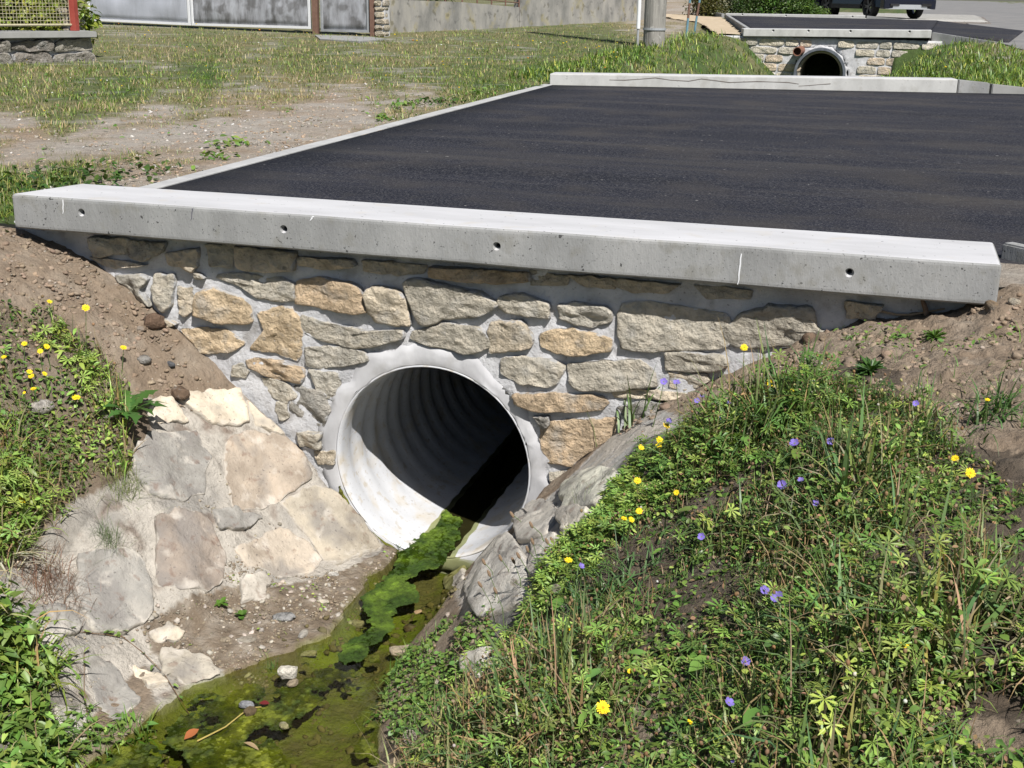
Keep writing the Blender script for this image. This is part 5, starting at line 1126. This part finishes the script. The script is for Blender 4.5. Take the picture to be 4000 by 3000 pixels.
SRp=[(.9,-.01),(3.4,-.01),(4.5,-.3),(4.5,-1.6),(2.4,-1.5),(1.6,-.7),(1.0,-.15)]
for poly,n in ((SLp,5200),(SRp,9000)):
    clods(poly,n*2,.002,.022,(.27,.205,.148),7); clods(poly,n//3,.002,.011,(.36,.31,.25),4)
clods(SRp,260,.012,.045,(.24,.18,.13),3)
clods(DTp,3200,.002,.011,(.26,.21,.15),3); clods(DTp,420,.003,.020,(.44,.39,.33),3); clods(strand,1600,.003,.02,(.24,.19,.13),4)
clods([(-1.0,-2.6),(-.5,-2.6),(-.3,-.1),(-.8,-.4),(-1.1,-1.5)],900,.003,.012,(.30,.26,.2))
clods([(-.75,-2.4),(.5,-2.4),(.25,-1.1),(.22,-.05),(-.15,-.05),(-.15,-.9),(-.45,-1.4)],1100,.004,.026,(.15,.125,.06),4,)
clods(VR,2500,.003,.016,(.34,.29,.24))
cl.build('soil_crumbs',M['clod'],'loose soil crumbs and small stones on the ditch slopes','soil crumbs')
# creeping dry roots/twigs on the soil at the right end of the beam
# ================= INDIVIDUAL SMALL THINGS =================
def G0(x,y): return float(terrain0(x,y)) if y<0 else float(up_surface(x,y))
def rockthing(px,w_,label,colr,flat=.5,asp=.75,on=None,name='rock',group=None,rz=None):
    P=hit_z(px,WATER+.01) if on=='water' else hit_t(px)
    D=np.linalg.norm(P-CAM); r=w_/2*D/FPX; b=rock_p(RS.randint(1e6)); V=ball(8,12)[0]; pb=ball(8,12); n_=fbm(V[:,0]*1.3+RS.rand()*50,V[:,1]*1.3+V[:,2]*1.7,1.2,3,5)
    V=V*(1+.45*n_)[:,None]; V=np.sign(V)*np.abs(V)**.8; V=V*np.array([1,asp,flat])*r
    a=random.uniform(0,3) if rz is None else rz; c,s=math.cos(a),math.sin(a); V=V@np.array([[c,s,0],[-s,c,0],[0,0,1]])
    zoff=r*flat*.45
    o=mesh_np(name,V,pb[1],pb[2],M['stone'],smooth=False,loc=(P[0],P[1],(P[2] if on!='water' else P[2]-.005)+zoff)); o.color=(*colr,1)
    return tag(o,label,'rock',group)
rockthing((1574,2552),110,'pale flat rock on the right water edge below the brown stone',(.52,.45,.34),.35,.7,rz=.5)
rockthing((1602,2460),56,'dark purplish brown stone half sunk at the green channel edge',(.2,.14,.12),.4,.8)
rockthing((1125,2632),72,'bright white lump of rock standing in the stream',(.85,.83,.76),.7,.8,'water')
rockthing((1143,2668),46,'small buff stone under the bright white lump in the stream',(.45,.38,.28),.5,.8,'water')
rockthing((965,2753),60,'small blue grey pebble in the algae beside the red leaf',(.35,.37,.42),.4,.5,'water',rz=.1)
rockthing((975,2780),50,'brown wet stone just below the blue grey pebble',(.2,.15,.09),.6,.8,'water')
rockthing((1110,2415),88,'flat grey angular stone lying on the brown debris',(.40,.41,.43),.28,.55,rz=.3)
rockthing((1302,2246),42,'small bright white chip at the foot of the flagstones',(.85,.84,.82),.35,.6,rz=.1)
rockthing((1262,2352),46,'thin white flake on the brown debris above the channel',(.75,.7,.6),.3,.5,rz=.1)
rockthing((1395,2445),62,'chipped whitish stone at the left shore of the green channel',(.55,.5,.45),.5,.6)
rockthing((1185,2480),58,'light grey stone on the debris right of the flat angular one',(.5,.48,.45),.35,.6)
rockthing((880,2503),46,'small tan stone low on the debris, among pebbles',(.48,.41,.32),.4,.7)
rockthing((960,2505),72,'long pale stone on the debris above the algae shore',(.5,.46,.4),.3,.45,rz=.5)
rockthing((1190,2555),100,'wide flat pale slab at the shore above the algae',(.5,.47,.38),.18,.4,rz=.3)
rockthing((1632,2388),34,'tiny orange tan stone sitting in the green channel',(.5,.35,.2),.3,.6,'water')
rockthing((1750,2405),36,'small pinkish stone at the right bank of the channel',(.6,.48,.4),.4,.6)
rockthing((1110,2835),44,'yellowish cobble in the brown part of the stream',(.38,.36,.2),.4,.7,'water')
rockthing((1715,2665),36,'small cream stone in the mud below the flat pale rock',(.6,.52,.42),.4,.7)
rockthing((1520,2625),44,'mossy yellow green stone at the right water edge',(.4,.4,.15),.35,.5)
rockthing((665,1425),62,'dark slate chip on the left soil slope',(.12,.13,.15),.3,.45,rz=-.6)
rockthing((560,1412),62,'rounded grey cobble on the left soil slope near the yellow flower',(.30,.29,.28),.5,.8)
rockthing((605,1270),80,'big brown clod resting against the left end of the masonry',(.22,.15,.11),.75,.8)
rockthing((552,1286),44,'small brown stone beside the big clod on the left slope',(.3,.23,.17),.4,.7)
rockthing((590,1497),38,'pale tan stone low on the left soil slope',(.5,.42,.32),.4,.7)
rockthing((700,1545),90,'thick lump of soil above the cream flagstone',(.2,.14,.10),.5,.7)
rockthing((3160,1330),60,'dark soil clod where the masonry meets the right slope',(.22,.16,.12),.7,.8)
rockthing((3880,1215),70,'rounded soil lump under the right end of the long beam',(.25,.19,.13),.7,.8)
rockthing((3960,1190),46,'pale stone in the soil at the right end of the long beam',(.5,.44,.35),.7,.8)
rockthing((2530,1620),42,'blue grey stone in the weeds beside the orange block',(.36,.36,.36),.6,.8)
rockthing((430,1620),70,'pale stone showing through the weeds on the left bank',(.5,.47,.42),.5,.8)
rockthing((160,1600),90,'light grey rock under the yellow flowers on the left bank',(.46,.44,.42),.5,.8)
# leaves and twig on the water
def leafthing(px,L,label,colr,on='water',rz=0.,tilt=.15,wd=2):
    P=hit_z(px,WATER+.012) if on=='water' else hit_t(px); D=np.linalg.norm(P-CAM); s_=L*D/FPX; b=Bag(); 
    b.add(LF[wd],np.array([[-.5*s_*math.cos(rz),-.5*s_*math.sin(rz),.006]]),rotm(np.array([rz]),np.array([tilt])),np.array([s_]),np.array([colr]))
    o=b.build('fallen_leaf',M['dry'],label,'leaf',kind=None); o.location=P; return o
leafthing((750,2882),62,'orange brown curled leaf on the algae at the bottom',(.42,.14,.05),rz=1.0,tilt=.5)
leafthing((1032,2752),40,'dark red leaf at the tip of the thin twig',(.16,.02,.02),rz=.3)
leafthing((980,2912),60,'thin tan leaf floating low in the algae',(.35,.25,.14),rz=0,wd=1)
leafthing((2350,2430),70,'orange brown dead leaf caught in the weeds',(.42,.17,.05),on='g',rz=.2,tilt=.6)
leafthing((2960,2940),90,'pinkish brown dead leaf at the bottom of the weeds',(.35,.2,.15),on='g',rz=2.6,tilt=.8)
leafthing((3435,2515),50,'rosy brown leaf left of the lone yellow flower',(.36,.18,.13),on='g',rz=2.9,tilt=.9)
def twig(name,pts,r,label,colr,cat='twig',z=None):
    P=[hit_z(p,WATER+.012) if z=='water' else hit_t(p)+np.array([0,0,.012]) for p in pts]; P=[p+np.array([0,0,.006*math.sin(i*2.1)]) for i,p in enumerate(P)]
    bm=bmesh.new(); tube(bm,P,[r*(1-.5*i/len(P)) for i in range(len(P))],6); m=MAT('twig_bark',[tuple(c*.8 for c in colr),colr],scale=60,bump=.3); return tag(obj_bm(name,bm,m),label,cat)
twig('twig',[(770,2895),(820,2875),(880,2835),(930,2800),(975,2770),(1020,2757)],.0035,'long yellowish twig lying across the algae between two leaves',(.42,.33,.10),z='water')
twig('root',[(3345,1235),(3420,1225),(3500,1235),(3560,1240),(3640,1230),(3690,1212)],.006,'pale dry root lying on the soil under the right end of the beam',(.42,.32,.22))
S0=hit_t((3620,1240)); bm=bmesh.new(); T0=hit_y((3603,1172),S0[1]+.03); tube(bm,[S0,(S0+T0)/2+np.array([.004,0,0]),T0],[.010,.011,.008],8)
tag(obj_bm('wooden_peg',bm,MAT('peg_wood',[(.2,.13,.09),(.3,.21,.15)],scale=40,bump=.5)),'short brown stick standing in the soil against the beam underside','stick')
# flowers: each one a thing
M['stem']=MAT('stem',[(.07,.12,.03),(.11,.16,.05)],scale=20,bump=0)
M['yel']=MAT('yellow_petals',[(.80,.55,.01),(.88,.66,.02)],scale=90,bump=0,rough=.7); M['yelc']=MAT('flower_centre',[(.55,.30,.01),(.65,.38,.02)],scale=200,bump=.5)
M['vio']=MAT('violet_petals',[(.15,.11,.40),(.22,.17,.52)],scale=90,bump=0,rough=.7); M['bud']=MAT('green_bud',[(.12,.16,.05),(.18,.2,.08)],scale=90,bump=0)
def petals_yel(seed):
    bm=bmesh.new(); r=random.Random(seed); n=18
    for ring,(R0,nn,zz) in enumerate([(1,n,.02),(.72,13,.10)]):
        for k in range(nn):
            a=2*math.pi*k/nn+r.uniform(-.1,.1); L=R0*r.uniform(.85,1.05); w_=.14
            c,s=math.cos(a),math.sin(a); z1=zz+r.uniform(-.05,.2)
            P=lambda rr,o,z: bm.verts.new((rr*c-o*s,rr*s+o*c,z))
            v=[P(.1,-w_*.4,.05),P(L*.6,-w_,z1*.6+.05),P(L,-w_*.55,z1),P(L,w_*.55,z1),P(L*.6,w_,z1*.6+.05),P(.1,w_*.4,.05)]; bm.faces.new(v)
    return bm
def petals_vio(seed):
    bm=bmesh.new(); r=random.Random(seed)
    for k in range(5):
        a=2*math.pi*k/5; c,s=math.cos(a),math.sin(a); z1=.35+r.uniform(-.1,.15)
        P=lambda rr,o,z: bm.verts.new((rr*c-o*s,rr*s+o*c,z))
        m_=[P(.05,0,0),P(.45,0,.12),P(.98,0,z1)]; l_=[P(.4,-.30,.16),P(.75,-.48,z1*.7),P(.95,-.28,z1)]; q_=[P(.4,.30,.16),P(.75,.48,z1*.7),P(.95,.28,z1)]
        bm.faces.new((m_[0],l_[0],m_[1])); bm.faces.new((m_[0],m_[1],q_[0])); bm.faces.new((m_[1],l_[0],l_[1],m_[2])); bm.faces.new((m_[1],m_[2],q_[1],q_[0])); bm.faces.new((m_[2],l_[1],l_[2])); bm.faces.new((m_[2],q_[2],q_[1]))
    return bm
def to_me(bm,name,mat,mod=None):
    me=bpy.data.meshes.new(name); bmesh.ops.recalc_face_normals(bm,faces=bm.faces); bm.to_mesh(me); bm.free(); me.materials.append(mat); return me
YM=[to_me(petals_yel(i),'petals',M['yel']) for i in range(4)]; VM=[to_me(petals_vio(i),'petals',M['vio']) for i in range(3)]
def cup(mat,r,z0,z1):
    bm=bmesh.new(); bmesh.ops.create_cone(bm,cap_ends=True,segments=8,radius1=r*.5,radius2=r,depth=z1-z0,matrix=Matrix.Translation((0,0,(z0+z1)/2))); return to_me(bm,'calyx',mat)
CUPM=cup(M['bud'],.28,-.5,.05)
bmc=bmesh.new(); bmesh.ops.create_uvsphere(bmc,u_segments=10,v_segments=5,radius=.30,matrix=Matrix.Scale(.5,4,(0,0,1))); CENM=to_me(bmc,'flower_centre',M['yelc'])
def flower(px,size,kind,label,h=.12,face=None,lean=.6):
    h=max(h,.07)*1.5
    """px = photo position of the head; rooted on the ground h below it"""
    H=hit_t(px,off=h) if True else None
    g=G0(H[0],H[1]); 
    if g>H[2]-.02: g=H[2]-.03
    hd=H[2]-g; D=np.linalg.norm(H-CAM); r=size/2*D/FPX; off=random.uniform(-.25,.25)*h
    root=empty('yellow_flower' if kind=='y' else 'violet_flower',(H[0]+off,H[1]+off*.3,g),label,'flower','yellow flowers among the weeds' if kind=='y' else 'violet flowers among the weeds')
    bm=bmesh.new(); b0=np.array([H[0]+off,H[1]+off*.3,G0(H[0]+off,min(H[1]+off*.3,-.001) if H[1]<0 else H[1])-.01]); tube(bm,[b0,(b0*.5+H*.5)+np.array([-off*.15,0,.01]),H-np.array([0,0,r*.4])],[.0019,.0016,.0014],5,cap=False); child(obj_bm('stem',bm,M['stem']),root)
    me=random.choice(YM if kind=='y' else VM); tocam=Vector(CAM-H).normalized(); sunv=Vector(-SUN); fd=(sunv*.5+tocam*lean*.8+Vector((random.uniform(-.7,.7),random.uniform(-.7,.7),.6))).normalized()
    Mx=Matrix.Translation(H)@fd.to_track_quat('Z','Y').to_matrix().to_4x4()@Matrix.Scale(r,4)
    o=bpy.data.objects.new('petals',me); COL.objects.link(o); o.matrix_world=Mx; o.parent=root; o.matrix_parent_inverse=Matrix.Translation(root.location).inverted()
    for m_ in ([CUPM]+([CENM] if kind=='y' else [])):
        c=bpy.data.objects.new(m_.name.split('.')[0],m_); COL.objects.link(c); c.parent=root; c.matrix_parent_inverse=Matrix.Translation(root.location).inverted(); c.matrix_basis=Mx
    o.matrix_basis=Mx
    return root
YL=[((335,1203),30,.22,'tall yellow flower on twin stems against the left soil slope'),((482,1358),26,.10,'yellow flower at the right edge of the left weeds, over bare soil'),((193,1178),20,.08,'small yellow flower topmost on the left bank'),((15,1395),20,.06,'yellow flower touching the left frame edge'),((95,1343),22,.06,'yellow flower upper left of a close pair on the left bank'),((182,1354),24,.06,'right flower of the close yellow pair on the left bank'),((157,1372),22,.06,'left flower of the close yellow pair on the left bank'),((115,1452),22,.06,'upper of three small yellow flowers below the pair, left bank'),((122,1470),24,.06,'lower of three small yellow flowers below the pair, left bank'),((174,1460),20,.06,'right one of three small yellow flowers below the pair, left bank'),((130,1519),24,.06,'yellow flower over the light grey rock on the left bank'),((297,1553),32,.06,'wide yellow flower left of the jagged leaf rosette'),((95,1534),12,.05,'tiny yellow flower left of the light grey rock'),
((2907,1358),30,.16,'yellow flower standing in front of the masonry at the right'),((3008,1497),32,.10,'yellow flower over the soil right of the masonry edge'),((3095,1530),24,.06,'yellow flower beside big round leaves on the right bank'),((3056,1530),16,.05,'half open orange yellow flower next to the round leaves'),((2603,1663),32,.08,'yellow flower just below a violet one, near the orange block'),((2577,1720),32,.08,'upper flower of the yellow pair by the apron rock'),((2573,1741),26,.06,'lower flower of the yellow pair by the apron rock'),((2505,1748),26,.06,'pale yellow flower left of the yellow pair by the apron rock'),((2490,1878),30,.07,'yellow flower at the corner of the sunlit cream rock'),((2642,1925),24,.06,'orange yellow flower deep in the weeds right of the cream rock'),((2497,1997),28,.07,'right flower of three yellow ones in a row'),((2437,2025),26,.06,'left flower of three yellow ones in a row'),((2466,2030),26,.06,'middle flower of three yellow ones in a row'),((2220,2188),32,.10,'yellow flower over the steep grey rock'),((2225,2458),34,.08,'yellow flower at the weed edge below the grey rock'),((2355,2765),56,.10,'largest yellow flower, low in the weeds at the bottom'),((3530,2510),48,.08,'lone bright yellow flower at the lower right'),((3790,1848),40,.07,'flat yellow flower by the right frame edge'),((3730,1790),30,.06,'small yellow flower above the flat one at right'),((3858,1562),20,.08,'little yellow flower high on the right soil slope'),((2460,2622),20,.05,'small orange flower in the lower weeds'),((2695,2820),24,.05,'orange fading flower near the bottom centre'),((86,1953),40,.05,'yellow leaf-like bloom low on the left bank')]
VLs=[((2592,1492),34,.12,'left of two violet flowers in front of the masonry'),((2643,1496),34,.12,'right of two violet flowers in front of the masonry'),((2743,1548),26,.10,'violet flower at the masonry foot, upper right of a pair'),((2722,1566),26,.10,'violet flower at the masonry foot, lower left of a pair'),((2846,1575),22,.09,'small dim violet flower over the soil edge'),((2613,1645),28,.09,'violet flower touching the yellow one near the orange block'),((2818,1635),34,.08,'violet flower above the leafy weeds right of the masonry'),((3103,1732),42,.07,'bright violet flower in the upper right weeds'),((3245,1726),36,.07,'dark violet flower right of the bright one'),((3577,1577),28,.07,'faint violet flower on the right soil slope'),((3055,1895),44,.07,'large violet flower in the middle of the right weeds'),((3128,1876),28,.07,'side-on violet flower right of the large one'),((3188,1965),32,.05,'drooping violet flower below the large one'),((2740,2097),34,.06,'ragged violet flower in the weed centre'),((2985,2307),42,.07,'paler violet flower leaning on the biggest one'),((3037,2335),58,.08,'biggest violet flower, fully open'),((2910,2585),44,.08,'closed violet flower in the lower weeds'),((2847,2745),44,.09,'flat side-on violet flower near the bottom'),((2270,2212),30,.09,'deep violet flower over the steep grey rock'),((2862,2975),18,.05,'tiny violet flower at the bottom frame edge')]
for p,s_,h_,lb in YL: flower(p,s_,'y',lb,h_,lean=.7)
for p,s_,h_,lb in VLs: flower(p,s_*.88,'v',lb,h_,lean=.9)
# brown ribwort heads over the grey rock, dandelion clocks
M['head']=MAT('brown_seed_head',[(.22,.15,.09),(.34,.24,.16)],scale=200,bump=.6); M['fluff']=MAT('seed_fluff',[(.40,.34,.27),(.6,.54,.46)],scale=120,bump=.3)
hb=bmesh.new(); bmesh.ops.create_uvsphere(hb,u_segments=8,v_segments=6,radius=1); HEADM=to_me(hb,'seed_head',M['head'])
def stalk(px,w_,hh,label,h,mat_me,name,asp=2.4,group=None,cat='seed head'):
    H=hit_t(px,off=h); g=G0(H[0],min(H[1],-.001)); g=min(g,H[2]-.02); D=np.linalg.norm(H-CAM); r=w_/2*D/FPX; off=random.uniform(.02,.08)
    root=empty(name,(H[0]+off,H[1],g),label,cat,group); bm=bmesh.new(); b0=np.array([H[0]+off,H[1]-.02,G0(H[0]+off,min(H[1]-.02,-.001))-.01]); tube(bm,[b0,(b0+H)/2+np.array([.01,0,.01]),H],[.0018,.0014,.0012],5,cap=False); child(obj_bm('stem',bm,M['stem']),root)
    o=bpy.data.objects.new('seed_head',mat_me); COL.objects.link(o); child(o,root); a=Vector((-random.uniform(.2,.8),0,1)).normalized(); o.matrix_basis=Matrix.Translation(H)@a.to_track_quat('Z','Y').to_matrix().to_4x4()@Matrix.Diagonal((r,r,r*asp,1)); return root
RIB={(2075,2050):'topmost ribwort head, tilted, over the grey rock near the pipe edge',(1955,2180):'ribwort head low beside the pipe mouth, left group middle',(1890,2195):'leftmost upright ribwort head in front of the grey rock',(2005,2190):'ribwort head halfway along the grey rock',(2060,2145):'ribwort head of a close upright pair, the lower left one',(2080,2115):'ribwort head of a close upright pair, the upper right one',(2137,2115):'left ribwort head of the right-hand pair at the rock end',(2157,2110):'rightmost ribwort head at the rock end',(1910,2240):'ribwort head leaning left above the two lowest',(1875,2283):'lowest left ribwort head near the green channel',(1935,2307):'lowest ribwort head lying level over the rock',(2000,2010):'pale brown ribwort head right under the pipe rim',(2025,2170):'round pale green brown ribwort head amid the others'}
for p in [(2075,2050),(1955,2180),(1890,2195),(2005,2190),(2060,2145),(2080,2115),(2137,2115),(2157,2110),(1910,2240),(1875,2283),(1935,2307),(2000,2010),(2025,2170)]:
    stalk(p,13,1,RIB[p],random.uniform(.10,.2),HEADM,'ribwort_stalk',group='ribwort seed heads before the grey rock')
fb=bmesh.new(); rr_=random.Random(3)
for k in range(60):
    z=1-2*(k+.5)/60; a=k*2.399; q=math.sqrt(1-z*z); d=Vector((q*math.cos(a),q*math.sin(a),z)); s1=d.orthogonal().normalized()*.05; 
    v=[fb.verts.new(d*.1),fb.verts.new(d+s1*3),fb.verts.new(d-s1*3)]; fb.faces.new(v); s2=d.cross(s1); v=[fb.verts.new(d*1.02),fb.verts.new(d*.95+s2*3.5),fb.verts.new(d*.95-s2*3.5),fb.verts.new(d*.8)]; fb.faces.new(v[:3])
FLM=to_me(fb,'seed_clock',M['fluff'])
for p,w_,lb in [((2008,2275),34,'round dandelion clock over the steep grey rock'),((2172,2298),34,'round dandelion clock right of the rock, near the yellow flower'),((2295,2375),30,'dandelion clock in the weeds below the violet flower'),((1600,2878),52,'big dandelion clock at the lower weed edge by the water'),((1640,2908),40,'second dandelion clock just right of the big one by the water'),((2285,1590),26,'greyish seed clock on a stem by the masonry')]:
    stalk(p,w_,1,lb,.09,FLM,'dandelion_clock',asp=1.0)
# jagged leaf rosette on the left bank
def rosette(px,Lpx,n,label,colr,prot=DEN,name='leaf_rosette',a0=0,a1=6.28,tl=(.1,.5),asp=1):
    P=hit_t(px); D=np.linalg.norm(P-CAM); L=Lpx*D/FPX; root=empty(name,tuple(P),label,'plant')
    for k in range(n):
        a=a0+(a1-a0)*(k+random.uniform(-.3,.3))/n; b=Bag(); e=.05
        b.add(prot,np.zeros((1,3)),rotm(np.array([a]),np.array([random.uniform(*tl)]),np.array([random.uniform(-.3,.3)])),np.array([L*random.uniform(.75,1.1)]),cols(colr,1,.1,.2)); o=b.build('leaf',M['foliage'],kind=None); child(o,root); o.location=P+np.array([0,0,.035 if n==17 else .012])
    return root
rosette((505,1650),165,17,'large jagged dandelion-like leaf rosette at the edge of the left apron',(.06,.14,.03))
rosette((860,2368),36,9,'small bright green seedling with oval leaves on the brown debris',(.10,.2,.03),LF[0],'seedling',tl=(.1,.8))
rosette((945,2415),28,14,'tiny clover-like plant right of the oval-leaved seedling',(.09,.18,.03),LF[2],'seedling',tl=(.0,.9))
rosette((3860,2320),46,5,'dark red cluster of leaves at the right',(.16,.03,.03),LF[2],'red_leaved_plant',tl=(.2,.9))
rosette((1560,2150),34,8,'small green tuft growing at the lower lip of the pipe',(.08,.15,.04),BL[1],'grass_tuft',tl=(-.6,.3))
rosette((3650,1330),56,9,'lone green sprout on the right soil slope below the beam',(.09,.17,.03),PAL[0],'sprout',tl=(.1,.8))
rosette((3400,1460),70,16,'dark green clump of lobed leaves highest on the right slope',(.05,.11,.025),PAL[0],'lobed_leaf_clump',tl=(.1,.9))
rosette((3080,1520),80,7,'cluster of large round leaves at the top of the right weeds',(.07,.14,.03),LF[2],'round_leaved_plant',tl=(.2,.9))
def tuft(px,Lpx,n,label,colr,spread=.05,prots=BL,lean=(.5,1.5),name='grass_tuft'):
    P=hit_t(px); D=np.linalg.norm(P-CAM); L=Lpx*D/FPX; b=Bag(); 
    for pr in prots:
        k=max(1,n//len(prots)); xy=RS.normal(0,spread,(k,2)); Q=np.stack([P[0]+xy[:,0],P[1]+xy[:,1]],-1); z=terrain0(Q[:,0],np.minimum(Q[:,1],-.001)); b.add(pr,np.stack([Q[:,0],Q[:,1],z],-1),rotm(U(0,6.28,k),U(*lean,k)-math.pi/2),U(.6,1.1,k)*L,cols(colr,k,.15,.3))
    return b.build(name,M['foliage'],label,'grass',kind='stuff' if n<70 else None,loc=tuple(P))
tuft((430,2120),90,220,'fine green grass tuft on the dark apron stone',(.10,.15,.05),.025,THIN)
tuft((180,2280),140,500,'dead brown grass tussock hanging on the left bank',(.22,.13,.09),.07,THIN,(.3,1.5))
tuft((30,2170),180,60,'bleached straw blades at the left frame edge',(.55,.48,.36),.04,BL[:2],(.3,1.3))
tuft((480,1900),110,260,'feathery yellow green weed beside the dark apron stone',(.16,.20,.05),.05,THIN,(.2,1.6))
tuft((910,2760),90,8,'few thin green blades rising from the algae',(.12,.22,.04),.02,BL[:2],(.9,1.6))
tuft((1065,2620),60,24,'small grass tuft on the algae shore',(.12,.22,.04),.012,BL[:2],(1,1.6))
tuft((760,2860),70,60,'green blades at the bottom left of the algae',(.14,.22,.06),.04,BL[1:],(.6,1.5))
tuft((2470,1660),230,14,'tall grass blades rising before the orange block',(.12,.19,.06),.03,BL[:2],(1.1,1.6))
tuft((2300,1950),150,24,'slender grass stems over the sunlit cream rock',(.13,.17,.07),.05,THIN,(1.1,1.6))
tuft((1500,2800),120,16,'grass stems leaning over the water at the bottom',(.22,.26,.09),.04,BL[:2],(.7,1.4))
tuft((3900,1640),190,90,'coarse grass clump on the right soil slope',(.08,.15,.04),.06,BL,(.9,1.7))
tuft((3300,2560),160,120,'long blades in the lower right weeds',(.10,.18,.06),.10,BL,(.8,1.6))
tuft((2350,2350),210,160,'long bluish grass blades at the weed centre',(.09,.17,.06),.12,BL,(.8,1.7))
# bindweed vines trailing on the dark left stones
def vine(pts,n,label,sz=.036):
    P=[hit_t(p)+np.array([0,0,.012]) for p in pts]; root=empty('bindweed_vine',tuple(P[0]),label,'vine'); bm=bmesh.new(); tube(bm,P,.0016,5,cap=False); child(obj_bm('stem',bm,MAT('vine_stem',[(.12,.07,.04),(.2,.13,.07)],scale=40,bump=0)),root)
    for k in range(n):
        t_=k/(n-1)*(len(P)-1); i=min(int(t_),len(P)-2); Q=P[i]+(P[i+1]-P[i])*(t_-i)+np.array([random.uniform(-.02,.02),random.uniform(-.02,.02),.015]); b=Bag(); b.add(ARR,np.zeros((1,3)),rotm(U(0,6.28,1),U(-.7,.3,1),U(-.4,.4,1)),np.array([sz*random.uniform(.7,1.15)]),cols(G_MD if random.random()<.6 else G_LT,1,.1,.2)); o=b.build('leaf',M['foliage'],kind=None); child(o,root); o.location=Q
vine([(150,2420),(230,2470),(330,2480),(420,2490),(490,2500)],12,'bindweed running right over the dark apron slab')
vine([(200,2560),(240,2620),(260,2580),(330,2560),(330,2700),(345,2830)],13,'bindweed dropping over the round grey stone')
vine([(470,2490),(560,2560),(640,2640),(690,2720),(740,2800)],8,'single bindweed strand crossing the cream stones toward the water',.028)
vine([(350,2320),(362,2400),(380,2470)],5,'short bindweed shoot in the middle of the dark slab',.03)
vine([(300,2860),(380,2880),(470,2890),(560,2960)],10,'bindweed creeping along the bottom left water edge',.03)
# ---- bushes beyond, garden plants ----
def bush(name,label,c,rx,ry,rz_,n,colr,lsz,cat='bush',stems=True,z0=None):
    z0=c[2] if z0 is None else z0; root=empty(name,tuple(c),label,cat); b=Bag(); nb=26; L=[]
    for k in range(nb):
        u=RS.normal(0,1,3); u/=np.linalg.norm(u); u[2]=abs(u[2]); L.append(np.array(c)+u*np.array([rx,ry,rz_])*RS.uniform(.35,.85)+np.array([0,0,rz_*.05]))
    L=np.array(L); k=n; w_=RS.randint(0,nb,k); v=RS.normal(0,1,(k,3)); v/=np.linalg.norm(v,axis=1,keepdims=True); P=L[w_]+v*(RS.rand(k)**.4)[:,None]*np.array([rx,ry,rz_])*.36; P[:,2]=np.maximum(P[:,2],c[2]+.01)
    shade=(1+U(-.3,.3,nb))[w_]; cc=cols(colr,k,.2,.3)*shade[:,None]
    for i,pr in enumerate((LF[0],LF[1])): q=slice(i,None,2); m_=len(P[q]); b.add(pr,P[q],rotm(U(0,6.28,m_),U(-1,.8,m_),U(-1,1,m_)),U(.7,1.3,m_)*lsz,cc[q])
    child(b.build('foliage',M['foliage'],kind=None),root)
    bm=bmesh.new()
    for k in range(9): e=L[k%nb]; tube(bm,[(c[0]+random.uniform(-.1,.1),c[1],c[2]-.1),((c[0]+e[0])/2,(c[1]+e[1])/2,(c[2]+e[2])/2+.05),tuple(e)],[.02,.014,.006],5)
    child(obj_bm('stem',bm,M['timber']),root); return root
for i,(px,py,rx,rz_,colr,lab) in enumerate([(2760,40,.75,1.0,(.10,.10,.03),'half bare yellowish bush behind the kerb, leftmost of the bushes'),(2900,44,.9,1.3,(.05,.09,.02),'dark green bush behind the far beam, second from the left'),(3030,46,.9,1.3,(.07,.13,.025),'green bush behind the far beam, middle'),(3130,48,.7,1.0,(.08,.14,.03),'light green bush behind the far beam, nearest the parked cars'),(3200,42,.35,.45,(.09,.15,.03),'small shrub standing against the black car')]):
    d=ray((px,py)); yB=36.4+.25*i*(i<3); P=CAM+d*((yB-CAM[1])/d[1]); P[2]=up_z(yB); bush('bush',lab,P,rx,.7,rz_,3400 if rx>.5 else 900,colr,.085)
# reddish soil at the bush feet is part of the ground; garden behind the fences
for px,py,dy,rx,rz_,n,colr,lab in [(60,60,.9,.8,.9,3800,(.22,.26,.04),'yellow green leafy plant behind the wire fence, by the left frame edge'),(190,70,1.0,.7,.8,3200,(.17,.22,.035),'tall yellow green plant behind the wire fence, nearer the red post')]:
    u=(CR_[:2]-nrm*dy); d=ray((px,py)); A=CR_[:2]-nrm*dy; tt=((A-CAM[:2])@nrm)/(d[:2]@nrm); P=CAM+d*tt; P[2]=zc1-.15; bush('garden_plant',lab,P,rx,.4,rz_,n,colr,.10,'plant')
for k,(u_,rz_,colr) in enumerate([(.25,.7,(.05,.08,.02)),(.6,.6,(.07,.11,.03)),(.95,.7,(.05,.09,.02)),(1.35,.7,(.05,.08,.02))]):
    p=(Wa+(Wb-Wa)*u_ if u_<1 else Wb+(Wc-Wb)*(u_-1)); _d=((Wb-Wa) if u_<1 else (Wc-Wb))[:2]; _d=_d/np.linalg.norm(_d); p=p+np.array([-_d[1],_d[0],0])*1.3; p[2]=up_z(p[1])+.05; bush('hedge_shrub',['dark shrub behind the railing next to the door','green shrub behind the middle of the railing','dark green shrub behind the right part of the railing','shadowy shrub behind the step of the garden wall'][k],p,.8,.7,rz_+.35,2400,colr,.09,'shrub')
